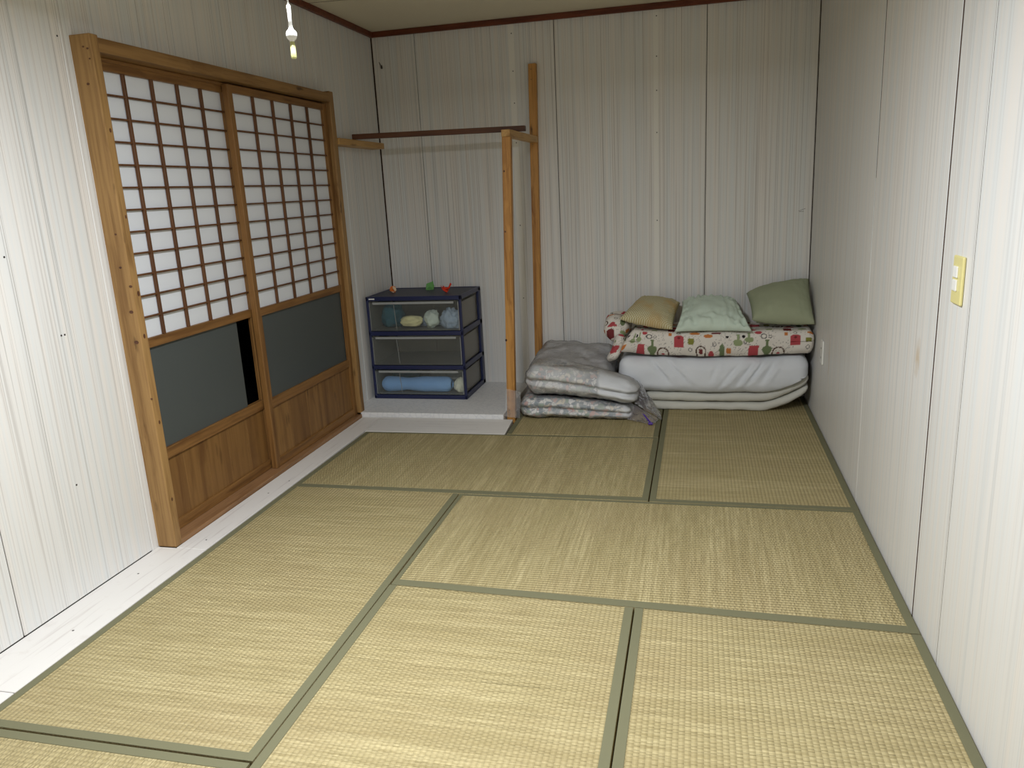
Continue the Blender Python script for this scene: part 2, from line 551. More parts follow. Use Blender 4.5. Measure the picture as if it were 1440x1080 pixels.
def soft_grid(c, h, r, step):
    """surface of a rounded box: list of points, normals and quads"""
    c = Vector(c)
    h = Vector(h)
    idx, P, Q = {}, [], []
    cnt = [max(2, int(round(2 * h[i] / step))) for i in range(3)]

    def vid(i, j, k_):
        key = (i, j, k_)
        if key not in idx:
            p = Vector((-h.x + 2 * h.x * i / cnt[0], -h.y + 2 * h.y * j / cnt[1], -h.z + 2 * h.z * k_ / cnt[2]))
            q = Vector([max(-(h[a] - r[a]), min(h[a] - r[a], p[a])) for a in range(3)])
            d = p - q
            e = Vector([d[a] / r[a] for a in range(3)])
            # distribute points over the rounded edges by angle
            m = max(abs(e.x), abs(e.y), abs(e.z))
            if m > 1e-9:
                L = e.length
                if L > 1e-9:
                    e = e * (m / L)
            P.append((q + Vector([e[a] * r[a] for a in range(3)]), e.copy() if e.length > 1e-9 else Vector((0, 0, 1))))
            idx[key] = len(P) - 1
        return idx[key]
    nx, ny, nzc = cnt
    for i in range(nx):
        for j in range(ny):
            Q.append((vid(i, j, 0), vid(i, j + 1, 0), vid(i + 1, j + 1, 0), vid(i + 1, j, 0)))
            Q.append((vid(i, j, nzc), vid(i + 1, j, nzc), vid(i + 1, j + 1, nzc), vid(i, j + 1, nzc)))
    for i in range(nx):
        for k_ in range(nzc):
            Q.append((vid(i, 0, k_), vid(i + 1, 0, k_), vid(i + 1, 0, k_ + 1), vid(i, 0, k_ + 1)))
            Q.append((vid(i, ny, k_), vid(i, ny, k_ + 1), vid(i + 1, ny, k_ + 1), vid(i + 1, ny, k_)))
    for j in range(ny):
        for k_ in range(nzc):
            Q.append((vid(0, j, k_), vid(0, j, k_ + 1), vid(0, j + 1, k_ + 1), vid(0, j + 1, k_)))
            Q.append((vid(nx, j, k_), vid(nx, j + 1, k_), vid(nx, j + 1, k_ + 1), vid(nx, j, k_ + 1)))
    return [(p + c, n.normalized()) for p, n in P], Q


def soft_box(name, c, h, r, step, disp, mat, parent=None, colf=None):
    PN, Q = soft_grid(c, h, r, step)
    V = [disp(p.copy(), n) for p, n in PN]
    cols = colf(PN) if colf else None
    return mesh_obj(name, V, Q, mat, parent, True, None, cols)


# ================================================================== THE ROOM
# ---- wall backing (dark, seen only in the joints) and panels
def wall_panel(parent, org, u, n, u0, u1, z0, z1, mat, th=0.008, name='wall_panel', ztop=None, bev=0.0025, shift=0.0, top0=0.0, top1=0.0):
    """one board of panelling standing proud of the backing; u runs along the wall, n into the room"""
    org, u, n = Vector(org), Vector(u), Vector(n)
    if ztop is None:
        ztop = (z1, z1)

    def P(a, d, z):
        return org + u * a + n * d + Vector((0, 0, z))
    c = [P(u0, -th, z0), P(u1, -th, z0), P(u1, 0, z0), P(u0, 0, z0),
         P(u0 + top0, -th, ztop[0]), P(u1 + top1, -th, ztop[1]), P(u1 + top1, 0, ztop[1]), P(u0 + top0, 0, ztop[0])]
    return hexa(name, c, mat, parent, bev, 1, lambda v: ((v - org).dot(u) + shift, v.z))


# back wall
ub = Vector((XR - XL, yb(XR) - yb(XL), 0))
LB = ub.length
ub.normalize()
nb = Vector((ub.y, -ub.x, 0))
bo = Vector((XL, yb(XL), 0))


def bu(x):
    return (x - XL) / (XR - XL) * LB


def backpt(x, d, z):                       # point on the back wall, d metres into the room
    return bo + ub * bu(x) + nb * d + Vector((0, 0, z))


wall_back = hexa('wall_back', [backpt(XL - 0.1, -0.009, -0.06), backpt(XL - 0.1, -0.12, -0.06), backpt(XR + 0.1, -0.12, -0.06), backpt(XR + 0.1, -0.009, -0.06),
                               backpt(XL - 0.1, -0.009, 2.5), backpt(XL - 0.1, -0.12, 2.5), backpt(XR + 0.1, -0.12, 2.5), backpt(XR + 0.1, -0.009, 2.5)], 'gap')
tag(wall_back, 'back wall of pale printed vertical wood grain panels', 'wall', None, 'structure')
G = 0.0035
ed = [XL + 0.006, -1.797, -0.865, 0.045, XR - 0.004]
for i in range(4):
    a, b = ed[i] + (G / 2 if i else 0), ed[i + 1] - (G / 2 if i < 3 else 0)
    wall_panel(wall_back, bo, ub, nb, bu(a), bu(b), -0.05, 2.42, 'wall_back')
for xc, w in ((-1.138, 0.040), (-0.247, 0.032)):
    bt = wall_panel(wall_back, bo, ub, nb, bu(xc - w / 2), bu(xc + w / 2), -0.05, 2.42, 'batten', 0.004, 'joint_batten', None, 0.001)
    bt.location = tuple(nb * 0.003)
    for z in (0.62, 1.1, 1.62, 1.86, 2.05, 2.27):
        q = backpt(xc + 0.004, 0.0032, z)
        hexa('nail', [q + ub * sx * 0.003 + nb * d + Vector((0, 0, sz * 0.003)) for sz in (-1, 1) for sx, d in ((-1, 0), (1, 0), (1, 0.0012), (-1, 0.0012))], 'metal_dark', wall_back)

# left wall with the door opening
OY0, OY1, OZ = 2.450, 4.275, 1.880
bm = bmesh.new()
for (a, b, c_, d) in ((YF, OY0, -0.06, 2.5), (OY1, 5.25, -0.06, 2.5), (OY0, OY1, OZ, 2.5), (OY0, OY1, -0.06, -0.012)):
    bx(bm, XL - 0.11, XL - 0.009, a, b, c_, d)
wall_left = bm_obj('wall_left', bm, 'gap')
tag(wall_left, 'left wall of white printed wood grain panels around the sliding doors', 'wall', None, 'structure')
lo, ul, nl = Vector((XL, 0, 0)), Vector((0, 1, 0)), Vector((1, 0, 0))
eds = [YF + 0.005, -0.05, 0.86, 1.782, 2.402]
for i in range(4):
    wall_panel(wall_left, lo, ul, nl, eds[i] + G / 2, eds[i + 1] - G / 2, 0.0012, 2.42, 'wall_left')
wall_panel(wall_left, lo, ul, nl, 2.402, 2.448, -0.05, 2.42, 'wall_left')
up = [2.448, 2.976, 3.602, 4.245]
for i in range(3):
    wall_panel(wall_left, lo, ul, nl, up[i] + 0.0008, up[i + 1] - 0.0008, OZ, 2.42, 'wall_left', shift=3.3)
wall_panel(wall_left, lo, ul, nl, 4.2465, 4.275, OZ, 2.42, 'wall_left', shift=3.3)
wall_panel(wall_left, lo, ul, nl, 4.277, 4.538, -0.05, 2.42, 'wall_left', shift=5.1)
wall_panel(wall_left, lo, ul, nl, 4.5395, yb(XL) - 0.004, -0.05, 2.42, 'wall_left', shift=5.1)

# right wall
wall_right = box('wall_right', XR + 0.009, XR + 0.11, YF, 5.1, -0.06, 2.5, 'gap')
tag(wall_right, 'right wall of smooth white wood grain panels', 'wall', None, 'structure')
ro, ur, nr = Vector((XR, 0, 0)), Vector((0, 1, 0)), Vector((-1, 0, 0))
er = [YF + 0.005, 0.26, 1.17, 2.078, 2.328, 3.225, 4.09, yb(XR) - 0.003]
gr = [0.001, 0.001, 0.001, 0.0016, 0.0060, 0.0003, 0.0003, 0]
for i in range(7):
    wall_panel(wall_right, ro, ur, nr, er[i] + gr[i], er[i + 1] - gr[i + 1], -0.05, 2.42, 'wall_right', bev=0.004 if i == 4 else 0.0008, top1=-0.006 if i == 4 else 0.0, top0=0.008 if i == 5 else 0.0)
box('joint_dark_strip', XR + 0.0010, XR + 0.0085, 2.3205, 2.3355, -0.05, 2.42, 'gap', wall_right)
box('joint_dark_strip', XR + 0.0005, XR + 0.0085, 2.0750, 2.0810, -0.05, 2.42, 'gap', wall_right)  # dark colour stands in for the shade inside this narrow groove
# the joint at 3.225 m gapes towards the ceiling
box('joint_dark_strip', XR + 0.0011, XR + 0.0085, 3.205, 3.245, 1.3, 2.42, 'gap', wall_right)

# wall behind the camera
wall_front = box('wall_front', XL - 0.1, XR + 0.1, YF - 0.1, YF, -0.06, 2.5, 'wall_plain')
tag(wall_front, 'plain pale wall closing the room', 'wall', None, 'structure')

# floor and ceiling
floor = box('floor', XL - 0.1, XR + 0.1, YF - 0.1, 5.25, -0.12, -0.05, 'sub')
tag(floor, 'boarded floor under the rush mats with white edge boards', 'floor', None, 'structure')


def board(x0, x1, y0, y1, z1=0.0, long='y', z0=-0.05):
    f = (lambda v: (v.y, v.x)) if long == 'y' else (lambda v: (v.x, v.y))
    return box('floor_board', x0, x1, y0, y1, z0, z1, 'strip', floor, 0.0015, 1, f)


board(XL, -1.892, YF, 1.528)
board(XL, -1.892, 1.5305, 2.4365)
board(-2.026, -1.892, 2.4385, 4.258)
hexa('floor_board', [(-1.884, 3.972, -0.05), (-1.040, 3.972, -0.05), (-1.060, 4.258, -0.05), (-1.884, 4.258, -0.05),
                     (-1.884, 3.972, 0.003), (-1.040, 3.972, 0.003), (-1.060, 4.258, 0.003), (-1.884, 4.258, 0.003)], 'strip', floor, 0.0015, 1, lambda v: (v.x, v.y))
plat = hexa('floor_platform', [(XL, 4.262, -0.05), (-1.118, 4.262, -0.05), (-1.118, yb(-1.118) - 0.002, -0.05), (XL, yb(XL) - 0.002, -0.05),
                               (XL, 4.262, 0.030), (-1.118, 4.262, 0.030), (-1.118, yb(-1.118) - 0.002, 0.030), (XL, yb(XL) - 0.002, 0.030)], 'vinyl', floor, 0.003, 2)

ceil_b = [(XL - 0.1, YF - 0.1), (XR + 0.1, YF - 0.1), (XR + 0.1, 5.25), (XL - 0.1, 5.25)]
ceiling = hexa('ceiling', [(x, y, zc(x) + 0.010) for x, y in ceil_b] + [(x, y, zc(x) + 0.12) for x, y in ceil_b], 'gap')
tag(ceiling, 'cream ceiling boards with thin dark joints', 'ceiling', None, 'structure')
cy = [YF, 0.60, 1.51, 2.42, 3.33, 4.245, 5.16]
for i in range(6):
    a, b = cy[i] + 0.004, cy[i + 1] - 0.004
    if i:
        q = [(XL, cy[i] - 0.005), (XR, cy[i] - 0.005), (XR, cy[i] + 0.005), (XL, cy[i] + 0.005)]
        hexa('joint_dark_strip', [(x, y, zc(x) + 0.0006) for x, y in q] + [(x, y, zc(x) + 0.008) for x, y in q], 'gap', ceiling)
    q = [(XL, a), (XR, a), (XR, b), (XL, b)]
    hexa('ceiling_board', [(x, y, zc(x)) for x, y in q] + [(x, y, zc(x) + 0.009) for x, y in q], 'ceiling', ceiling, 0.0015)


def crown(name, p0, p1, off, mat='crown'):
    p0, p1 = Vector(p0), Vector(p1)
    off = Vector(off)
    hz = Vector((0, 0, 0.034))
    lo_ = [p0, p1, p1 + off, p0 + off]
    o = hexa(name, [p - hz for p in lo_] + [p - Vector((0, 0, 0.0005)) for p in lo_], mat, None, 0.002)
    return tag(o, None, 'trim', None, 'structure')


o = crown('trim_1', backpt(XL, 0.0005, zc(XL)), backpt(XR, 0.0005, zc(XR)), nb * 0.022)
o['label'] = 'brown crown moulding along the back wall'
o = crown('trim_2', (XL + 0.0005, YF, zc(XL)), (XL + 0.0005, yb(XL) - 0.024, zc(XL)), (0.022, 0, 0))
o['label'] = 'brown crown moulding along the left wall'
o = crown('trim_3', (XR - 0.0005, YF, zc(XR)), (XR - 0.0005, yb(XR) - 0.024, zc(XR)), (-0.022, 0, 0))
o['label'] = 'brown crown moulding along the right wall'

# ================================================================== DOOR FRAME AND SLIDING DOORS
XP = -2.027                                # front face of the protruding frame
frame = thing('trim_4', (XL, 3.36, 0), 'brown pine door frame standing proud of the left wall', 'door frame', None, 'structure')
box('frame_post', XL - 0.10, XP + 0.002, 2.438, 2.478, 0.0, 1.917, 'post_z', frame, 0.004, 2)
box('frame_post', XL - 0.10, XP - 0.004, 4.262, 4.312, 0.0, 1.921, 'post_z', frame, 0.004, 2)
box('header', XL + 0.001, XP - 0.002, 2.4785, 4.2615, 1.862, 1.910, 'post_y', frame, 0.003, 2)
box('track_beam', XL - 0.09, XL + 0.020, 2.4785, 4.2615, 1.846, 1.8615, 'door_y', frame, 0.002)
box('sill', XL - 0.10, XP - 0.001, 2.4785, 4.2615, -0.012, 0.018, 'sill', frame, 0.003, 2)
# knots and nail holes in the near post
for (dx, z, rr) in ((0.030, 1.875, 0.0045), (0.014, 1.868, 0.005), (0.012, 1.835, 0.004), (0.036, 1.755, 0.006), (0.004, 1.05, 0.007), (0.02, 0.84, 0.010), (0.03, 1.24, 0.005), (-0.004, 0.62, 0.005), (0.034, 1.12, 0.006), (0.02, 0.955, 0.009)):
    x = XP - dx
    vs_ = [(x + rr * math.cos(a), 2.4372, z + 0.7 * rr * math.sin(a)) for a in np.linspace(0, 2 * PI, 10)[:-1]]
    vs2 = [(v[0], 2.4385, v[2]) for v in vs_]
    n9 = 9
    mesh_obj('wood_knot', vs_ + vs2, [tuple(range(n9))] + [(i, (i + 1) % n9, n9 + (i + 1) % n9, n9 + i) for i in range(n9)], 'rail_dark', frame)


for (y, z, rr) in ((2.462, 1.60, 0.006), (2.458, 0.86, 0.007), (2.466, 1.30, 0.005), (2.461, 0.52, 0.006), (2.465, 1.02, 0.008), (2.459, 0.20, 0.006)):
    n9 = 9
    ang = [2 * PI * i / n9 for i in range(n9)]
    vs_ = [(XP + 0.0028, y + 0.8 * rr * math.cos(a), z + 1.3 * rr * math.sin(a)) for a in ang]
    mesh_obj('wood_knot', vs_ + [(XP + 0.0010, v[1], v[2]) for v in vs_], [tuple(range(n9))] + [(i, (i + 1) % n9, n9 + (i + 1) % n9, n9 + i) for i in range(n9)], 'rail_dark', frame)


def shoji(name, y0, y1, xf, ncol, sw, label, z0, glass, gmat, rows=12):
    """sliding door: paper lattice above, frosted glass in the middle, boards below"""
    t = thing(name, ((xf - 0.014), (y0 + y1) / 2, z0), label, 'sliding door', None, 'structure')
    x1, x0 = xf, xf - 0.030
    zt = 1.852
    zr = [(1.818, zt), (0.792, 0.830), (0.330, 0.376), (z0, 0.062)]      # rails
    box('stile', x0, x1, y0, y0 + sw, z0, zt, 'door_z', t, 0.002)
    box('stile', x0, x1, y1 - sw, y1, z0, zt, 'door_z', t, 0.002)
    ya, yb_ = y0 + sw, y1 - sw
    for a, b in zr:
        box('rail', x0 + 0.001, x1 - 0.002, ya, yb_, a, b, 'door_y', t, 0.002)
    pz0, pz1 = 0.830, 1.818
    for i in range(1, ncol):
        y = ya + (yb_ - ya) * i / ncol
        box('lattice_upright', x1 - 0.016, x1 - 0.004, y - 0.0062, y + 0.0062, pz0, pz1, 'lattice', t, 0.001)
    for j in range(1, rows):
        z = pz0 + (pz1 - pz0) * j / rows
        box('lattice_bar', x1 - 0.018, x1 - 0.006, ya, yb_, z - 0.0036, z + 0.0036, 'lattice', t, 0.001)
    box('shoji_paper', x1 - 0.0205, x1 - 0.0195, ya - 0.004, yb_ + 0.004, pz0 - 0.004, pz1 + 0.004, 'paper', t)
    g0, g1 = glass
    gl_ = box('glass_pane', x1 - 0.021, x1 - 0.016, g0, g1, 0.372, 0.796, gmat, t)
    gl_['label'] = 'dark frosted glass pane'
    nb_ = 5
    for i in range(nb_):
        a = ya + (yb_ - ya) * i / nb_
        b = ya + (yb_ - ya) * (i + 1) / nb_
        box('board', x1 - 0.020, x1 - 0.013 - 0.0008 * (i % 2), a + 0.0006, b - 0.0006, 0.058, 0.334, 'door_board', t, 0.0012)
    for a, b in ((ya, ya + 0.010), (yb_ - 0.010, yb_)):
        box('bead', x1 - 0.013, x1 - 0.004, a, b, 0.376, 0.792, 'door_z', t, 0.001)
    return t


shoji('door_1', 2.480, 3.335, -2.093, 5, 0.030, 'sliding lattice door set behind the other, dark gap beside its glass', 0.0185, (2.505, 3.185), 'glass')
shoji('door_2', 3.288, 4.260, -2.058, 5, 0.036, 'sliding lattice door in front, reaching the far frame post', 0.0185, (3.320, 4.228), 'glass')
# dark night space outside
box_out = box('wall_outside', -2.72, -2.70, 1.6, 5.3, -0.1, 2.5, 'night')
tag(box_out, 'dark storm shutter outside the sliding doors', 'shutter', None, 'structure')

# ================================================================== TATAMI MATS
MATS = []


def tatami(corners, long, sides, mat, label, th=0.048, hw=0.027, wide=1.0):
    """corners fl, fr, br, bl (front = towards the camera); sides with a cloth border"""
    fl, fr, br, bl = [Vector((x, y, 0)) for x, y in corners]
    g = 0.0014
    cx = (fl + fr + br + bl) / 4
    t = thing('tatami_mat', (cx.x, cx.y, -th), label, 'tatami mat', None)
    fl, fr, br, bl = fl + Vector((g, g, 0)), fr + Vector((-g, g, 0)), br + Vector((-g, -g, 0)), bl + Vector((g, -g, 0))
    lo_ = Vector((0, 0, -th))
    uvf = (lambda v: (v.y + 5.3, v.x + 7.7)) if long == 'y' else (lambda v: (v.x + 3.3, v.y + 9.1))
    hexa('rush_surface', [p + lo_ for p in (fl, fr, br, bl)] + [fl, fr, br, bl], mat, t, 0.001, 1, uvf)
    up_ = Vector((0, 0, 0.0016))
    e = {'F': (fl, fr, Vector((0, 1, 0))), 'R': (fr, br, Vector((-1, 0, 0))), 'B': (br, bl, Vector((0, -1, 0))), 'L': (bl, fl, Vector((1, 0, 0)))}
    for s in sides:
        w = hw
        if s.islower():
            w = hw * 0.6
        elif s in 'FB':
            w = hw * wide
        a, b, d = e[s.upper()]
        dz = 0.0003 if s in 'LRlr' else 0
        up2 = up_ + Vector((0, 0, dz))
        dn = Vector((0, 0, -0.0003))
        hexa('border_cloth', [a + dn, b + dn, b + d * w + dn, a + d * w + dn, a + up2, b + up2, b + d * w + up2, a + d * w + up2], 'heri', t, 0.0006)
    MATS.append(t)
    return t


yBF = lambda x: 2.275 + (x + 1.04) / 1.695 * (2.212 - 2.275)
tatami([(-1.887, 1.395), (-1.046, 1.395), (-1.043, 3.110), (-1.882, 3.110)], 'y', 'LRF', 'rush', 'long rush mat beside the white edge board in front of the sliding doors')
tatami([(-1.040, yBF(-1.04)), (0.648, yBF(0.648)), (0.645, 3.112), (-1.040, 3.110)], 'x', 'lRFb', 'rush', 'crosswise rush mat reaching the right wall, between lengthwise mats', wide=1.45)
tatami([(-1.046, 0.560), (-0.187, 0.560), (-0.190, yBF(-0.19) - 0.001), (-1.043, yBF(-1.043) - 0.001)], 'y', 'LR', 'rush', 'lengthwise rush mat lying between two other lengthwise mats, away from every wall')
tatami([(-0.185, 0.560), (0.648, 0.560), (0.648, yBF(0.648) - 0.001), (-0.187, yBF(-0.187) - 0.001)], 'y', 'LR', 'rush', 'lengthwise rush mat along the right wall below the light switch')
tatami([(-1.882, 3.113), (-0.196, 3.119), (-0.192, 3.990), (-1.875, 3.968)], 'x', 'LFRb', 'rush', 'rush mat laid crosswise in front of the white plank', wide=1.35)
tatami([(-0.193, 3.117), (0.646, 3.115), (0.648, 4.862), (-0.186, 4.930)], 'y', 'LRF', 'rush', 'rush mat running under the folded white futon to the back wall')
tatami([(-1.887, 0.560), (-1.049, 0.560), (-1.049, 1.391), (-1.887, 1.391)], 'x', 'LBR', 'rush', 'half rush mat in front of the long mat beside the white edge board')
tatami([(-1.034, 3.993), (-0.195, 3.996), (-0.190, 4.940), (-1.055, 5.010)], 'x', 'LR', 'rush', 'narrow rush mat beside the white plank under the bagged futons')

# ================================================================== HANGING RACK
rack = thing('hanging_rack', (-1.05, 4.32, -0.05), 'pine post and bearer rack with dark hanging rail above the drawers', 'rack')


def beam(name, p0, p1, wx, wy, mat, parent, bev=0.002, vertical=True):
    p0, p1 = Vector(p0), Vector(p1)
    if vertical:
        q = [Vector((-wx, -wy, 0)), Vector((wx, -wy, 0)), Vector((wx, wy, 0)), Vector((-wx, wy, 0))]
        return hexa(name, [p0 + d for d in q] + [p1 + d for d in q], mat, parent, bev, 1)


beam('post', (-1.082, 4.322, -0.05), (-1.026, 4.322, 1.612), 0.025, 0.020, 'rack_z', rack)
pr0, pr1 = backpt(-1.042, 0.022, 0), backpt(-1.000, 0.022, 0)
beam('post', (pr0.x, pr0.y, 0.0025), (pr1.x, pr1.y, 2.078), 0.0245, 0.0195, 'rack_z', rack)
hexa('bearer', [(-1.052, 4.300, 1.6125), (-1.003, 4.300, 1.6125), (-0.985, 4.998, 1.6105), (-1.034, 4.998, 1.6105),
                (-1.052, 4.300, 1.650), (-1.003, 4.300, 1.650), (-0.985, 4.998, 1.648), (-1.034, 4.998, 1.648)], 'rack_y', rack, 0.002)
hexa('bearer', [(XL + 0.0005, 4.314, 1.633), (-2.022, 4.314, 1.633), (-2.022, 4.990, 1.633), (XL + 0.0005, 4.990, 1.633),
                (XL + 0.0005, 4.314, 1.670), (-2.022, 4.314, 1.670), (-2.022, 4.990, 1.670), (XL + 0.0005, 4.990, 1.670)], 'rack_y', rack, 0.002)
hexa('hanging_rail', [(-2.030, 4.510, 1.6705), (-0.962, 4.500, 1.6498), (-0.962, 4.538, 1.6498), (-2.030, 4.548, 1.6705),
                      (-2.030, 4.510, 1.7005), (-0.962, 4.500, 1.680), (-0.962, 4.538, 1.680), (-2.030, 4.548, 1.7005)], 'rail_dark', rack, 0.002)
for z in (2.045, 1.985, 1.60):
    q = backpt(-1.005 + (2.045 - z) * -0.02, 0.0425, z)
    lathe('screw', [(0.0, -0.001), (0.0045, -0.001), (0.0045, 0.001), (0.0, 0.001)], q, 'metal_dark', rack, 8)

# ================================================================== DRAWER CABINET
DX0, DX1, DY0, DY1, DZ0, DZ1 = -2.078, -1.436, 4.585, 5.040, 0.0305, 0.706
cab = thing('drawer_cabinet', ((DX0 + DX1) / 2, (DY0 + DY1) / 2, DZ0), 'navy framed plastic cabinet with three see-through drawers', 'drawers')
box('top_panel', DX0 + 0.002, DX1 - 0.002, DY0 + 0.002, DY1 - 0.002, DZ1 - 0.018, DZ1 - 0.004, 'navy_top', cab, 0.002)
bm = bmesh.new()
for (a, b, c_, d) in ((DX0, DX1, DY0, DY0 + 0.022), (DX0, DX1, DY1 - 0.016, DY1), (DX0, DX0 + 0.016, DY0, DY1), (DX1 - 0.016, DX1, DY0, DY1)):
    bx(bm, a, b, c_, d, DZ1 - 0.028, DZ1, 0.004, 2)
rim = bm_obj('top_rim', bm, 'navy', cab)
zl = [(0.452, 0.480), (0.228, 0.254), (DZ0, 0.056)]
for i, (a, b) in enumerate(zl):
    bm = bmesh.new()
    bx(bm, DX0, DX1, DY0, DY0 + 0.020, a, b, 0.004, 2)
    bx(bm, DX0, DX1, DY1 - 0.016, DY1, a, b, 0.003, 1)
    for x in (DX0, DX1 - 0.014):
        bx(bm, x, x + 0.014, DY0, DY1, a - (0.0 if i < 2 else 0), b + 0.006, 0.003, 1)
    bx(bm, DX0 + 0.01, DX1 - 0.01, DY0 + 0.01, DY1 - 0.01, a + 0.006, a + 0.010)
    bm_obj('tier_frame', bm, 'navy', cab)
for x, y, wy in ((DX0, DY0, 0.018), (DX1 - 0.018, DY0, 0.018), (DX0, DY1 - 0.05, 0.05), (DX1 - 0.018, DY1 - 0.05, 0.05)):
    box('corner_post', x, x + 0.018, y + 0.001, y + wy - 0.001, DZ0 + 0.001, DZ1 - 0.002, 'navy', cab, 0.004, 2)
for (za, zb_) in ((0.482, 0.676), (0.256, 0.450), (0.058, 0.226)):
    bm = bmesh.new()
    xa, xb, ya, yb2 = DX0 + 0.020, DX1 - 0.020, DY0 + 0.004, DY1 - 0.055
    w = 0.0022
    bx(bm, xa, xb, yb2 - w, yb2, za + 0.004, zb_ - 0.02)
    bx(bm, xa, xa + w, ya + w, yb2 - w, za + 0.004, zb_ - 0.02)
    bx(bm, xb - w, xb, ya + w, yb2 - w, za + 0.004, zb_ - 0.02)
    bx(bm, xa + w, xb - w, ya + w, yb2 - w, za + 0.004, za + 0.004 + w)
    d_ = bm_obj('drawer', bm, 'drawer_body', cab)
    box('drawer_front', xa, xb, ya, ya + w - 0.0002, za + 0.002, zb_ - 0.002, 'drawer', d_)
    d_['label'] = 'see-through smoky plastic drawer'
    box('handle_lip', xa + 0.025, xb - 0.03, ya - 0.006, ya - 0.0005, zb_ - 0.020, zb_ - 0.006, 'handle_lip', d_, 0.001)
    box('drawer_edge', xb - 0.004, xb - 0.0005, ya - 0.002, ya - 0.0003, za + 0.006, zb_ - 0.008, 'handle_lip', d_)
    box('drawer_edge', xa + 0.0005, xa + 0.003, ya - 0.002, ya - 0.0003, za + 0.006, zb_ - 0.008, 'handle_lip', d_)
    hexa('mould_rib', [(xa + 0.175, ya + 0.003, za + 0.012), (xa + 0.178, ya + 0.003, za + 0.012), (xa + 0.178, ya + 0.006, za + 0.012), (xa + 0.175, ya + 0.006, za + 0.012),
                       (xa + 0.165, ya + 0.003, zb_ - 0.025), (xa + 0.168, ya + 0.003, zb_ - 0.025), (xa + 0.168, ya + 0.006, zb_ - 0.025), (xa + 0.165, ya + 0.006, zb_ - 0.025)], 'handle_lip', d_)
box('maker_badge', DX0 + 0.022, DX0 + 0.062, DY0 - 0.0012, DY0 + 0.001, DZ1 - 0.018, DZ1 - 0.010, 'white_plastic', cab, 0.0005)


# ---- cloth inside the drawers
def lump(name, c, s, mat, label, cat, seed, amp=0.35, freq=2.2, zfloor=None, group=None, sub=4):
    bm = bmesh.new()
    bmesh.ops.create_icosphere(bm, subdivisions=sub, radius=1.0)
    for v in bm.verts:
        d = v.co.normalized()
        f = 1 + amp * nz(d.x * freq + seed, d.y * freq, d.z * freq) + amp * 0.5 * nz(d.x * freq * 3 + seed, d.y * freq * 3 + 5, d.z * freq * 3)
        f += -amp * 0.35 * abs(nz(d.x * freq * 2 + seed + 9, d.y * freq * 2, d.z * freq * 2))
        p = Vector((d.x * s[0] * f, d.y * s[1] * f, d.z * s[2] * f))
        v.co = Vector(c) + p
        if zfloor is not None and v.co.z < zfloor:
            v.co.z = zfloor + 0.02 * (v.co.z - zfloor)
        v.co.z = min(v.co.z, zfloor + (0.185 if zfloor > 0.3 else 0.155))
        v.co.x = max(DX0 + 0.026, min(DX1 - 0.026, v.co.x))
        v.co.y = max(DY0 + 0.012, min(DY1 - 0.062, v.co.y))
    if zfloor is not None:
        dz = zfloor - min(v.co.z for v in bm.verts)
        for v in bm.verts:
            v.co.z += dz
    o = bm_obj(name, bm, mat, None, True)
    return tag(o, label, cat, group)


Z1, Z3 = 0.4886, 0.0646
lump('folded_cloth', (-1.960, 4.73, 0.56), (0.080, 0.09, 0.085), 'teal_cloth', 'dark teal cloth bunched in the top drawer', 'cloth', 3, 0.25, 1.8, Z1)
lump('folded_cloth', (-1.795, 4.645, 0.535), (0.078, 0.040, 0.040), 'yellow_cloth', 'pale yellow cloth in the top drawer', 'cloth', 14, 0.25, 1.6, Z1 + 0.018)
lump('folded_cloth', (-1.668, 4.668, 0.545), (0.048, 0.045, 0.062), 'palegreen_cloth', 'pale folded cloth standing up in the top drawer', 'cloth', 25, 0.34, 1.5, Z1)
lump('folded_cloth', (-1.533, 4.655, 0.540), (0.066, 0.048, 0.070), 'greyblue_cloth', 'crumpled grey blue cloth in the top drawer', 'cloth', 38, 0.34, 3.4, Z1)
lump('folded_cloth', (-1.70, 4.775, 0.51), (0.14, 0.055, 0.03), 'greyblue_cloth', 'flat grey blue cloth behind the others in the top drawer', 'cloth', 46, 0.45, 2.6, Z1)


def roll(name, x0, x1, y, z, r, mat, label, pinch=0.0, seed=0):
    n, m = 28, 24
    V, Fq = [], []
    for i in range(n + 1):
        t = i / n
        x = x0 + (x1 - x0) * t
        edge = min(1, min(t, 1 - t) / 0.10)
        rr = r * (0.55 + 0.45 * math.sqrt(max(0, 1 - (1 - edge) ** 2)))
        rr *= 1 - pinch * math.exp(-((t - 0.38) / 0.12) ** 2) + 0.05 * nz(t * 6, seed, 0)
        for j in range(m):
            a = 2 * PI * j / m
            q = rr * (1 + 0.04 * nz(t * 9, math.cos(a) * 2, math.sin(a) * 2 + seed))
            V.append((x, y + q * math.cos(a), max(Z3, z + q * math.sin(a) * 0.92)))
    for i in range(n):
        for j in range(m):
            Fq.append((i * m + j, i * m + (j + 1) % m, (i + 1) * m + (j + 1) % m, (i + 1) * m + j))
    Fq.append(tuple(range(m)))
    Fq.append(tuple(reversed(range(n * m, n * m + m))))
    o = mesh_obj(name, V, Fq, mat, None, True)
    return tag(o, label, 'towel')


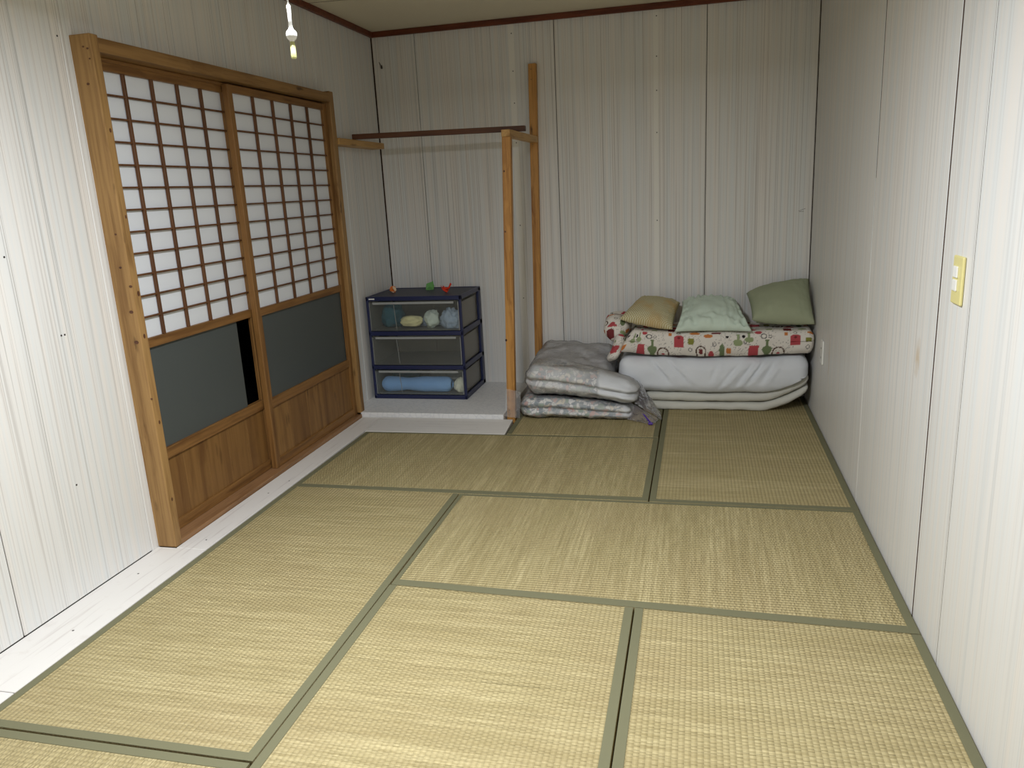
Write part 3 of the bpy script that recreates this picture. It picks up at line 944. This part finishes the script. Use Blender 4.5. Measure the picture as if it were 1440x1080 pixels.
roll('rolled_towel', -2.035, -1.555, 4.655, Z3 + 0.050, 0.055, 'blue_towel', 'light blue rolled towel in the bottom drawer', 0.2, 1)
lump('rolled_towel', (-1.502, 4.655, 0.11), (0.036, 0.050, 0.050), 'cream_towel', 'cream rolled towel end beside the blue one in the bottom drawer', 'towel', 61, 0.22, 2.0, Z3)
lump('folded_cloth', (-1.93, 4.80, 0.14), (0.10, 0.05, 0.09), 'teal_cloth', 'dark teal cloth behind the blue towel in the bottom drawer', 'cloth', 71, 0.3, 1.8, Z3)
lump('plastic_packet', (-1.64, 4.80, 0.15), (0.12, 0.05, 0.10), 'greybag', 'grey crinkled packet behind the blue towel in the bottom drawer', 'packet', 82, 0.4, 2.8, Z3)


# ---- origami on the cabinet top
ZT = DZ1 - 0.004


def origami_ball(c, r):
    t = thing('origami_ball', c, 'orange and cream folded paper ball on the drawer cabinet', 'origami')
    bm = bmesh.new()
    bmesh.ops.create_icosphere(bm, subdivisions=1, radius=r)
    faces = [[v.co.copy() for v in f.verts] for f in bm.faces]
    bm.free()
    ctr = Vector(c) + Vector((0, 0, r * 0.98))
    A, FA, B_, FB = [], [], [], []
    for i, f in enumerate(faces):
        m = sum(f, Vector()) / 3
        tip = m * 1.28
        inner = m * 0.72
        L, FL = (A, FA) if i % 5 else (B_, FB)
        for e in range(3):
            k0 = len(L)
            L += [ctr + f[e] * 0.97, ctr + f[(e + 1) % 3] * 0.97, ctr + (tip if i % 2 else inner)]
            FL.append((k0, k0 + 1, k0 + 2))
    mesh_obj('petal_outer', A, FA, 'orange_paper', t)
    mesh_obj('petal_inner', B_, FB, 'cream_paper', t)
    return t


origami_ball((-1.970, 4.800, ZT), 0.024)


def crane(c, s, rz, name, mat, label, kind):
    """folded paper bird: body, two wings, neck with head, tail; every fold is a thin prism"""
    t = thing(name, c, label, 'origami')
    R_ = Matrix.Rotation(rz, 3, 'Z')

    def part(nm, pts, tris):
        th = 0.0012
        V = [Vector(c) + R_ @ (Vector(p) * s) for p in pts]
        n = len(V)
        V2 = [v + Vector((0, 0, th)) + R_ @ Vector((0, th, 0)) for v in V]
        Fs = [f for f in tris] + [tuple(reversed([i + n for i in f])) for f in tris]
        mesh_obj(nm, V + V2, Fs, mat, t)
    if kind == 'crane':
        part('body', [(-0.5, 0, 0.35), (0.5, 0, 0.35), (0, 0.25, 0.05), (0, -0.25, 0.05), (0, 0, 0.75), (0, 0, 0.0)],
             [(0, 3, 4), (3, 1, 4), (1, 2, 4), (2, 0, 4), (0, 5, 3), (3, 5, 1), (1, 5, 2), (2, 5, 0)])
        part('wing', [(-0.35, -0.12, 0.45), (0.35, -0.12, 0.45), (0.1, -1.0, 0.75), (0, -0.5, 0.85)], [(0, 2, 3), (3, 2, 1), (0, 3, 1)])
        part('wing', [(-0.35, 0.12, 0.45), (0.35, 0.12, 0.45), (0.1, 1.0, 0.95), (0, 0.5, 0.9)], [(0, 3, 2), (3, 1, 2), (0, 1, 3)])
        part('neck', [(0.30, -0.07, 0.35), (0.30, 0.07, 0.35), (0.82, 0, 1.35), (0.55, 0, 0.5), (1.05, 0, 1.15)], [(0, 3, 2), (3, 1, 2), (0, 2, 1), (2, 3, 4)])
        part('tail', [(-0.30, -0.07, 0.35), (-0.30, 0.07, 0.35), (-0.95, 0, 1.25), (-0.6, 0, 0.45)], [(0, 2, 3), (3, 2, 1), (0, 1, 2)])
    else:
        part('body', [(-0.6, -0.5, 0), (0.6, -0.5, 0), (0.7, 0.5, 0), (-0.6, 0.5, 0), (-0.45, -0.2, 0.95), (0.35, 0.1, 1.15), (0.8, 0, 0.55)],
             [(0, 1, 4), (1, 5, 4), (1, 6, 5), (1, 2, 6), (6, 2, 5), (2, 3, 5), (3, 4, 5), (3, 0, 4), (0, 3, 2), (0, 2, 1)])
        part('flap', [(-0.55, -0.45, 0.05), (0.5, -0.52, 0.1), (0.0, -0.75, 0.6)], [(0, 1, 2)])
        part('flap', [(0.2, 0.0, 1.0), (0.75, -0.1, 0.6), (0.65, 0.3, 1.3)], [(0, 1, 2)])


crane((-1.765, 4.945, ZT), 0.042, 0.4, 'origami_box', 'green_paper', 'green folded paper figure on the drawer cabinet', 'box')
crane((-1.588, 4.765, ZT), 0.044, 0.9, 'origami_crane', 'red_paper', 'red orange folded paper crane on the drawer cabinet', 'crane')

# ================================================================== BAGGED FUTONS
def sst(a, b, x):
    t = max(0.0, min(1.0, (x - a) / (b - a)))
    return t * t * (3 - 2 * t)


def bag_interface(x, y):
    """height of the surface where the upper bag rests on the lower one"""
    tx = max(0, (x + 0.92) / 0.62)
    ty = max(0, min(1, (y - 4.30) / 0.60))
    return 0.137 - 0.060 * tx ** 1.4 * (1 - 0.75 * ty)


def squeeze(p, x0, x1):
    """behind the front edge the bags give way to the bedding pile on their right"""
    xe = x1 + (-0.485 - x1) * sst(4.40, 4.475, p.y)
    p.x = x0 + (p.x - x0) * (xe - x0) / (x1 - x0)
    return p


def bag_disp_low(p, n):
    if n.y < -0.2:                          # fold line in the front face
        p.y += 0.030 * math.exp(-((p.z - 0.066) / 0.012) ** 2) * min(1, -n.y * 1.4)
    p += n * (0.010 * nz(p.x * 16, p.y * 16, p.z * 20) + 0.006 * nz(p.x * 38, p.y * 38, p.z * 40))
    f = (bag_interface(p.x, p.y) - 0.004) / 0.131
    p.z = max(0.0035, p.z * min(1.0, f))
    p = squeeze(p, -1.025, -0.355)
    p.z = min(p.z, bag_interface(p.x, p.y) - 0.006)
    return p


def bag_disp_up(p, n):
    ty = max(0, min(1, (p.y - 4.27) / 0.66))
    zm = 0.232
    if n.y < -0.2:
        p.y += 0.035 * math.exp(-((p.z - zm) / 0.013) ** 2) * min(1, -n.y * 1.4)
    if n.x > 0.2:
        p.x -= 0.03 * math.exp(-((p.z - zm) / 0.013) ** 2) * min(1, n.x)
    p += n * (0.012 * nz(p.x * 9, p.y * 9, p.z * 15 + 4) + (0.006 if n.z < 0.5 else 0.003) * nz(p.x * 30, p.y * 30, p.z * 36))
    hz = (p.z - 0.146) / 0.172
    tx = max(0, (p.x + 0.95) / 0.63)
    p = squeeze(p, -0.99, -0.320)
    zi = bag_interface(p.x, p.y)
    th = 0.172 - 0.060 * tx ** 1.6 * (1 - 0.6 * ty) + 0.045 * ty
    p.z = max(zi + 0.006, zi + 0.008 + hz * th)
    return p


def bagged(name, c, h, r, disp, mat, label, zmin, upper):
    t = thing(name, (c[0], c[1], zmin), label, 'bagged futon', None)
    soft_box('futon', c, h, r, 0.014, disp, mat, t)

    def d2(p, n):
        q = disp(p.copy(), n)
        q += n * (0.003 + 0.004 * abs(nz(q.x * 25, q.y * 25 + 3, q.z * 30)))
        zi = bag_interface(q.x, q.y)
        if upper:
            q.z = max(zi + 0.0012, q.z)
        else:
            q.z = max(zmin, min(zi - 0.0012, q.z))
        return q
    soft_box('plastic_bag', c, h, r, 0.012, d2, 'bagfilm', t)
    return t


low = bagged('bagged_futon', (-0.690, 4.590, 0.0675), (0.335, 0.320, 0.0635), (0.062, 0.062, 0.060), bag_disp_low, 'floral_low',
             'bright floral futon folded in clear plastic under the pale one', 0.002, False)
upb = bagged('bagged_futon', (-0.655, 4.605, 0.232), (0.335, 0.335, 0.086), (0.085, 0.080, 0.084), bag_disp_up, 'floral_up',
             'pale floral futon folded in clear plastic on top of the bright one', 0.076, True)


def film(name, pts, nu, nv, amp, seed, mat, parent):
    """crumpled sheet of film over a bilinear patch"""
    a, b, c, d = [Vector(p) for p in pts]
    V, Fq = [], []
    nrm = (b - a).cross(d - a).normalized()
    for j in range(nv + 1):
        for i in range(nu + 1):
            u, v = i / nu, j / nv
            p = (a * (1 - u) + b * u) * (1 - v) + (d * (1 - u) + c * u) * v
            e = amp * (nz(u * 4 + seed, v * 4, 0) + 0.6 * nz(u * 9 + seed, v * 9, 3))
            p = p + nrm * e
            p.z = max(0.003, p.z)
            V.append(p)
    for j in range(nv):
        for i in range(nu):
            k0 = j * (nu + 1) + i
            Fq.append((k0, k0 + 1, k0 + nu + 2, k0 + nu + 1))
    V2 = [p + nrm * 0.0006 for p in V]
    n = len(V)
    Fq2 = [tuple(reversed([i + n for i in f])) for f in Fq]
    return mesh_obj(name, V + V2, Fq + Fq2, mat, parent, True)


film('bag_tail', [(-0.345, 4.31, 0.095), (-0.190, 4.30, 0.008), (-0.205, 4.42, 0.012), (-0.325, 4.44, 0.200)], 14, 12, 0.016, 3, 'bagfilm_tail', upb)
film('bag_tail', [(-0.385, 4.27, 0.012), (-0.235, 4.205, 0.006), (-0.205, 4.30, 0.008), (-0.345, 4.33, 0.085)], 14, 12, 0.014, 8, 'bagfilm_tail', low)
film('bag_tail', [(-1.115, 4.285, 0.012), (-1.020, 4.275, 0.006), (-1.010, 4.285, 0.165), (-1.100, 4.290, 0.185)], 12, 14, 0.010, 15, 'bagfilm', low)
bm = bmesh.new()
bx(bm, -0.262, -0.236, 4.200, 4.216, 0.004, 0.016, 0.004, 2)
zp = bm_obj('zip_slider', bm, 'purple', low)
zp['label'] = 'purple zip slider'
film('zip_strip', [(-0.300, 4.262, 0.055), (-0.285, 4.252, 0.050), (-0.244, 4.212, 0.014), (-0.256, 4.218, 0.014)], 3, 8, 0.002, 21, 'purple', low)

# ================================================================== FOLDED BEDDING PILE
# thin folded pad at the bottom: two layers that curl up against the right wall
pad = thing('mattress_pad', (0.08, 4.68, 0.0), 'thin cream folded pad at the bottom of the bedding pile', 'mattress')


def pad_layer(zc_, hz, x1, lift, front):
    def d(p, n):
        t = max(0, (p.x - 0.36) / 0.28)
        p.z += lift * t ** 1.6
        p.z -= 0.010 * math.sin(max(0, min(1, (p.x + 0.5) / 1.1)) * PI) * 0.6
        p.z = max(0.0035, p.z)
        p += n * (0.006 * nz(p.x * 7, p.y * 9, p.z * 20) + 0.0035 * nz(p.x * 26, p.y * 20, p.z * 30))
        p.x = min(XR - 0.006, p.x)
        p.z = max(0.0025, p.z)
        return p
    x0 = -0.30
    soft_box('pad_layer', ((x0 + x1) / 2, (front + 4.86) / 2, zc_), ((x1 - x0) / 2, (4.86 - front) / 2, hz), (0.03, 0.03, hz * 0.97), 0.014, d, 'pad', pad)


pad_layer(0.0295, 0.0260, 0.628, 0.120, 4.520)
pad_layer(0.0880, 0.0270, 0.625, 0.120, 4.512)

# thick mattress wrapped in a white sheet
fut = thing('sheet_wrapped_futon', (0.08, 4.68, 0.10), 'thick futon wrapped in a white sheet, under the printed quilt', 'futon')


def fut_disp(p, n):
    t = (p.x + 0.45) / 1.09
    sag = math.sin(max(0, min(1, t)) * PI)
    if n.z < -0.1 or p.z < 0.2:
        p.z -= 0.012 * sag - 0.018 * max(0, (p.x - 0.45) / 0.19) ** 1.5 * 1.4
    if n.z > 0:
        p.z -= 0.010 * sag
    # front bulge and a soft roll-under
    if n.y < -0.1:
        p.y -= 0.018 * math.sin(max(0, min(1, (p.z - 0.10) / 0.22)) * PI) * -n.y
        # diagonal pull creases of the sheet
        for (cx_, sl, wdt, am, a0, a1) in ((-0.20, -0.9, 0.010, 0.010, 0.17, 0.34), (-0.10, -1.0, 0.009, 0.008, 0.16, 0.33), (0.20, 0.8, 0.010, 0.010, 0.14, 0.31),
                                          (0.28, 0.7, 0.010, 0.012, 0.15, 0.33), (0.33, 0.7, 0.008, 0.010, 0.16, 0.34), (0.40, 0.6, 0.010, 0.010, 0.17, 0.34), (0.10, 0.4, 0.008, 0.006, 0.18, 0.30)):
            xc = cx_ + sl * (p.z - 0.24)
            env = max(0, 1 - ((p.z - (a0 + a1) / 2) / ((a1 - a0) / 2)) ** 2)
            am = am * 1.6
            wdt = wdt * 1.5
            p.y += am * env * math.exp(-((p.x - xc) / wdt) ** 2)
            p.y -= am * 0.7 * env * math.exp(-((p.x - xc - 0.026) / wdt) ** 2)
    p += n * (0.008 * nz(p.x * 6, p.y * 6, p.z * 9) + 0.004 * nz(p.x * 20, p.y * 16, p.z * 20))
    p.x = min(XR - 0.008, p.x)
    p.z = max(p.z, 0.1185 + 0.122 * max(0, (p.x - 0.36) / 0.28) ** 1.6)
    return p


soft_box('sheet', (0.085, 4.675, 0.226), (0.537, 0.190, 0.104), (0.06, 0.055, 0.060), 0.011, fut_disp, 'sheet', fut)

# printed quilt
quilt = thing('printed_quilt', (0.08, 4.67, 0.33), 'folded quilt printed with red and green motifs under the pillows', 'quilt')
PER_U, PER_V = 0.640, 0.235


def motif_colours(U, Vv):
    """flat print: rows of small red, green, orange and black motifs on off-white"""
    U = np.asarray(U)
    Vv = np.asarray(Vv)
    base = np.array(srgb(224, 218, 210)[:3])
    C = np.tile(base, (len(U), 1))
    red, dred, grn, dgrn = srgb(178, 78, 84), srgb(116, 54, 56), srgb(146, 158, 118), srgb(112, 126, 92)
    org_, blk, olive, pink = srgb(196, 124, 70), srgb(40, 36, 38), srgb(134, 134, 66), srgb(222, 190, 180)

    def paint(mask, c):
        C[mask] = np.array(c[:3])

    row = np.floor(Vv / PER_V)
    u = np.mod(U + row * 0.21, PER_U)
    v = np.mod(Vv, PER_V)

    def loc(cu, cv):
        du = np.mod(u - cu + PER_U / 2, PER_U) - PER_U / 2
        return du, v - cv

    def rect(cu, cv, w, h_, c, slant=0.0):
        a, b = loc(cu, cv)
        a = a - slant * b
        paint((np.abs(a) < w) & (np.abs(b) < h_), c)

    def disc(cu, cv, r, c, ry=None):
        a, b = loc(cu, cv)
        ry_ = ry or r
        paint((a / r) ** 2 + (b / ry_) ** 2 < 1, c)

    def ring(cu, cv, r, w, c):
        a, b = loc(cu, cv)
        d = np.hypot(a, b)
        paint(np.abs(d - r) < w, c)

    def clover(cu, cv, r, c):
        for an in (0.78, 2.35, 3.93, 5.5):
            disc(cu + r * 0.75 * math.cos(an), cv + r * 0.75 * math.sin(an), r * 0.72, c)

    def vase(cu, cv, s, c):
        disc(cu, cv - 0.35 * s, 0.62 * s, c, 0.42 * s)
        rect(cu, cv + 0.25 * s, 0.16 * s, 0.55 * s, c)
        disc(cu, cv + 0.80 * s, 0.26 * s, c, 0.12 * s)

    def jar(cu, cv, w, h_, c):
        rect(cu, cv - 0.15 * h_, w, 0.8 * h_, c)
        disc(cu, cv + 0.6 * h_, w, c, 0.42 * h_)
        disc(cu, cv + 0.5 * h_, w * 0.3, dred)

    def bell(cu, cv, s, c):
        disc(cu, cv - 0.3 * s, 0.9 * s, c, 0.55 * s)
        disc(cu, cv + 0.25 * s, 0.5 * s, c, 0.6 * s)

    # line doodles: thin dark contour lines of a wavy field
    fld = np.sin(U * 118 + 2.2 * np.sin(Vv * 83)) * np.sin(Vv * 141 + 1.7 * np.sin(U * 67))
    paint((np.abs(fld - 0.25) < 0.05) & (np.sin(U * 31) * np.sin(Vv * 37) > -0.35), srgb(150, 146, 142))
    for i in range(10):
        ring((i * 0.067 + 0.02) % PER_U, (0.09 + 0.077 * (i * 1.7 % 3)) % PER_V, 0.009, 0.0018, srgb(110, 108, 106))
    # the row that faces the room
    rect(0.065, 0.045, 0.027, 0.024, red, 0.12)
    vase(0.040, 0.115, 0.040, grn)
    vase(0.138, 0.060, 0.044, dgrn)
    ring(0.200, 0.020, 0.033, 0.0035, srgb(92, 70, 58))
    disc(0.200, 0.014, 0.022, red, 0.016)
    jar(0.290, 0.095, 0.027, 0.038, red)
    clover(0.358, 0.095, 0.014, olive)
    ring(0.415, 0.042, 0.026, 0.0035, srgb(80, 56, 44))
    clover(0.415, 0.042, 0.009, dred)
    bell(0.472, 0.016, 0.032, red)
    disc(0.532, 0.048, 0.015, dgrn, 0.034)
    clover(0.570, 0.044, 0.011, org_)
    vase(0.620, 0.100, 0.042, grn)
    disc(0.090, 0.150, 0.020, red, 0.014)
    ring(0.120, 0.122, 0.015, 0.003, srgb(90, 88, 86))
    disc(0.010, 0.122, 0.010, blk, 0.012)
    rect(0.240, 0.140, 0.010, 0.012, org_)
    disc(0.455, 0.128, 0.026, org_, 0.014)
    disc(0.500, 0.150, 0.030, dred, 0.008)
    disc(0.560, 0.120, 0.010, blk, 0.008)
    disc(0.380, 0.150, 0.030, org_, 0.012)
    # upper row
    bell(0.060, 0.200, 0.026, red)
    clover(0.150, 0.190, 0.014, grn)
    jar(0.250, 0.195, 0.022, 0.026, dred)
    disc(0.330, 0.200, 0.022, grn, 0.014)
    ring(0.430, 0.200, 0.022, 0.003, blk)
    bell(0.530, 0.200, 0.024, red)
    return np.concatenate([C, np.ones((len(U), 1))], axis=1)


def quilt_cols(u0):
    def f(PN):
        U, Vv = [], []
        for p, n in PN:
            if abs(n.x) > 0.75:
                U.append(u0 + p.y * 0.9)
                Vv.append(p.z - 0.335)
            elif n.y > 0.4:
                U.append(u0 + p.x)
                Vv.append(0.60 + p.z)
            else:
                U.append(u0 + p.x)
                Vv.append((p.z - 0.335) + (p.y - 4.475) * 0.9)
        return motif_colours(U, Vv)
    return f


def quilt_disp(p, n):
    t = (p.x + 0.46) / 1.09
    sag = math.sin(max(0, min(1, t)) * PI)
    if n.z < 0.6 and p.z < 0.42:
        p.z -= 0.016 * sag - 0.010
    p.z += 0.010 * (1 - sag) * (1 if p.x < 0 else 0.4)
    # left end slants
    if p.x < -0.30:
        p.x += 0.10 * max(0, (p.z - 0.335) / 0.15) * max(0, (-0.30 - p.x) / 0.16)
    p += n * (0.008 * nz(p.x * 7 + 3, p.y * 7, p.z * 9) + 0.003 * nz(p.x * 22, p.y * 22, p.z * 26))
    p.x = min(XR - 0.007, p.x)
    return p


soft_box('quilt_body', (0.080, 4.664, 0.409), (0.560, 0.190, 0.070), (0.030, 0.040, 0.055), 0.0045, quilt_disp, 'print', quilt, quilt_cols(0.39))


def roll_disp(p, n):
    p.z += 0.10 * (p.y - 4.66)
    p += n * (0.012 * nz(p.x * 11, p.y * 11, p.z * 11) + 0.004 * nz(p.x * 30, p.y * 30, p.z * 30))
    return p


soft_box('quilt_roll', (-0.470, 4.660, 0.492), (0.080, 0.140, 0.074), (0.075, 0.08, 0.070), 0.0045, roll_disp, 'print', quilt, quilt_cols(0.11))


def flap_disp(p, n):
    t = max(0, (0.455 - p.z) / 0.17)
    p.x -= 0.075 * t ** 1.3
    p.y += 0.012 * math.sin(p.z * 70) * t
    p += n * (0.008 * nz(p.x * 18, p.y * 18, p.z * 18) + 0.004 * nz(p.x * 40, p.y * 40, p.z * 40))
    return p


soft_box('quilt_corner', (-0.435, 4.515, 0.385), (0.034, 0.045, 0.084), (0.030, 0.040, 0.05), 0.0045, flap_disp, 'print', quilt, quilt_cols(0.52))


# ================================================================== PILLOWS
def pillow(name, corners, T, mat, label, seed, wr=0.006, pinch=0.10, zmin=0.4885, group='pillows on the printed quilt', n=44):
    """corners: front-left, front-right, back-right, back-left of the seam"""
    fl, fr, br, bl = [Vector(p) for p in corners]
    nrm = (fr - fl).cross(bl - fl).normalized()
    if nrm.z < 0:
        nrm = -nrm
    V, Fq, UV = [], [], []
    for side in (1, -1):
        for j in range(n + 1):
            for i in range(n + 1):
                u, v = -1 + 2 * i / n, -1 + 2 * j / n
                # seam edges bow inwards between the corners
                uu = u * (1 - pinch * (1 - v * v) * abs(u) ** 3)
                vv = v * (1 - pinch * (1 - u * u) * abs(v) ** 3)
                a, b = (uu + 1) / 2, (vv + 1) / 2
                p = (fl * (1 - a) + fr * a) * (1 - b) + (bl * (1 - a) + br * a) * b
                e = max(0, (1 - u ** 2) * (1 - v ** 2))
                h_ = T * e ** 0.42
                # creases fanning in from the seams
                rim_ = (1 - e) * min(1, e * 8)
                h_ += wr * rim_ * (nz(u * 9 + seed, v * 3, side) + 0.6 * nz(u * 3, v * 9 + seed, side * 2)) * 2.0
                h_ += wr * 0.7 * nz(u * 2.4 + seed, v * 2.4, side * 3) * e
                q = p + nrm * side * max(0, h_) * (1.0 if side > 0 else 0.75)
                q.z = max(zmin, q.z)
                q.x = min(XR - 0.006, q.x)
                V.append(q)
                UV.append(((u + 1) / 2, (v + 1) / 2))
    m = (n + 1) ** 2
    for s in (0, 1):
        for j in range(n):
            for i in range(n):
                k0 = s * m + j * (n + 1) + i
                f = (k0, k0 + 1, k0 + n + 2, k0 + n + 1)
                Fq.append(f if s == 0 else tuple(reversed(f)))
    o = mesh_obj(name, V, Fq, mat, None, True, UV)
    bm = bmesh.new()
    bm.from_mesh(o.data)
    bmesh.ops.remove_doubles(bm, verts=bm.verts, dist=0.0002)
    bm.to_mesh(o.data)
    bm.free()
    return tag(o, label, 'pillow', group)


pillow('pillow', [(-0.445, 4.500, 0.560), (-0.135, 4.470, 0.500), (-0.100, 4.840, 0.598), (-0.345, 4.850, 0.632)], 0.068, 'straw',
       'small straw coloured checked pillow at the end of the quilt', 5, 0.004, 0.06)
pillow('pillow', [(-0.125, 4.450, 0.489), (0.305, 4.440, 0.491), (0.235, 4.850, 0.605), (-0.088, 4.850, 0.605)], 0.088, 'mint',
       'pale mint pillow between the straw and sage ones', 17, 0.015, 0.09)
pillow('pillow', [(0.308, 4.535, 0.538), (0.643, 4.500, 0.518), (0.637, 4.790, 0.735), (0.290, 4.830, 0.652)], 0.085, 'sage',
       'sage green pillow propped in the corner by the right wall', 29, 0.003, 0.05)

# ================================================================== SMALL FITTINGS
sw = thing('light_switch', (XR, 2.165, 1.043), 'yellowed ivory switch plate on the right wall', 'switch')
box('switch_plate', XR - 0.0085, XR - 0.0005, 2.128, 2.204, 0.982, 1.105, 'ivory', sw, 0.004, 3)
for z in (1.016, 1.050):
    box('rocker', XR - 0.0125, XR - 0.0080, 2.156, 2.188, z - 0.0, z + 0.029, 'white_plastic', sw, 0.002, 2)
out = thing('wall_outlet', (XR, 4.245, 0.415), 'small white outlet plate low on the right wall behind the bedding', 'outlet')
box('outlet_plate', XR - 0.010, XR - 0.0005, 4.205, 4.278, 0.352, 0.478, 'white_plastic', out, 0.004, 3)
for z in (0.385, 0.435):
    for y in (4.236, 4.247):
        box('slot', XR - 0.0106, XR - 0.0095, y - 0.001, y + 0.001, z - 0.005, z + 0.005, 'metal_dark', out)

hk = backpt(-2.043, 0, 2.158)
hook = thing('wall_hook', hk, 'small dark hook screwed high into the back wall near the corner', 'hook')
lathe('hook_plate', [(0.0, -0.011), (0.005, -0.009), (0.007, -0.004), (0.006, 0.010), (0.0, 0.012)], hk + nb * 0.006, 'metal_dark', hook, 10)
hexa('hook_prong', [hk + ub * a + nb * d + Vector((0, 0, z)) for z, a0, a1 in ((0.004, -0.005, 0.0), (0.034, -0.018, -0.015)) for a, d in ((a0, 0.002), (a1, 0.002), (a1, 0.005), (a0, 0.005))], 'metal_dark', hook)

# scratch on the back wall beside the right corner
for (xa_, za_, xb_, zb2) in ((0.575, 1.122, 0.612, 1.136), (0.580, 1.118, 0.604, 1.121)):
    a, b = backpt(xa_, 0.0002, za_), backpt(xb_, 0.0002, zb2)
    hexa('scratch', [a, b, b + nb * 0.0006, a + nb * 0.0006] + [p + Vector((0, 0, 0.0018)) for p in (a, b, b + nb * 0.0006, a + nb * 0.0006)], 'gap', wall_back)
# knots in the front rack post
for (x, z, rr) in ((-1.086, 0.475, 0.008), (-1.058, 1.10, 0.006), (-1.047, 1.43, 0.006)):
    ang = [2 * PI * i / 9 for i in range(9)]
    vs_ = [(x + rr * 0.8 * math.cos(a), 4.3012, z + rr * math.sin(a)) for a in ang]
    mesh_obj('wood_knot', vs_ + [(v[0], 4.3030, v[2]) for v in vs_], [tuple(range(9))] + [(i, (i + 1) % 9, 9 + (i + 1) % 9, 9 + i) for i in range(9)], 'rail_dark', rack)

# small nail heads and holes in the left wall
for (y, z) in ((2.385, 1.905), (1.98, 1.20), (2.00, 1.20), (2.16, 0.92), (2.175, 0.92), (2.10, 0.40), (1.94, 1.565), (1.955, 1.565)):
    hexa('nail', [(XL + d, y + sy * 0.0028, z + sz * 0.0028) for sz in (-1, 1) for sy, d in ((-1, -0.001), (1, -0.001), (1, 0.0012), (-1, 0.0012))], 'metal_dark', wall_left)
for (x, y) in ((-1.975, 1.84), (-1.945, 2.52), (-1.955, 3.02), (-1.935, 3.18), (-2.03, 2.22)):
    hexa('nail', [(x + sx * 0.003, y + sy * 0.003, z) for z in (-0.001, 0.0006) for sx, sy in ((-1, -1), (1, -1), (1, 1), (-1, 1))], 'metal_dark', floor)

# ================================================================== PENDANT LAMP (above the picture) WITH ITS PULL CORD
lamp = thing('pendant_lamp', (LAMP.x, LAMP.y, LAMP.z), 'white pendant ceiling lamp with a pull cord', 'lamp')
sh = lathe('lamp_shade', [(0.30, -0.005), (0.30, 0.005), (0.26, 0.07), (0.10, 0.14), (0.03, 0.15), (0.02, 0.15), (0.02, 0.146), (0.09, 0.136), (0.255, 0.066), (0.294, 0.004)], LAMP, 'shade', lamp, 40, False)
lathe('lamp_cord', [(0.004, 0.15), (0.004, zc(LAMP.x) - LAMP.z - 0.03)], LAMP, 'cordwhite', lamp, 8)
lathe('ceiling_rose', [(0.05, zc(LAMP.x) - LAMP.z - 0.03), (0.05, zc(LAMP.x) - LAMP.z - 0.002)], LAMP, 'cordwhite', lamp, 20)
pc = Vector((LAMP.x, LAMP.y, 0))
zb0 = 1.5785
pull = lathe('pull_cord', [(0.0014, zb0 + 0.085), (0.0014, LAMP.z + 0.10)], pc, 'cordwhite', lamp, 8)
lathe('cord_sleeve', [(0.0020, zb0 + 0.092), (0.0034, zb0 + 0.090), (0.0030, zb0 + 0.070), (0.0040, zb0 + 0.050)], pc, 'cordwhite', pull, 10)
prof = [(0.0042, zb0 + 0.052)] + [(max(0.0045, 0.0100 * math.sin(a)), zb0 + 0.0405 + 0.0105 * math.cos(a)) for a in np.linspace(0.45, PI - 0.45, 9)] + [(0.0046, zb0 + 0.029)]
lathe('cord_ball', prof, pc, 'cordwhite', pull, 18)
lathe('cord_tip', [(0.0042, zb0 + 0.031), (0.0050, zb0 + 0.002), (0.0044, zb0)], pc, 'glowtip', pull, 12)
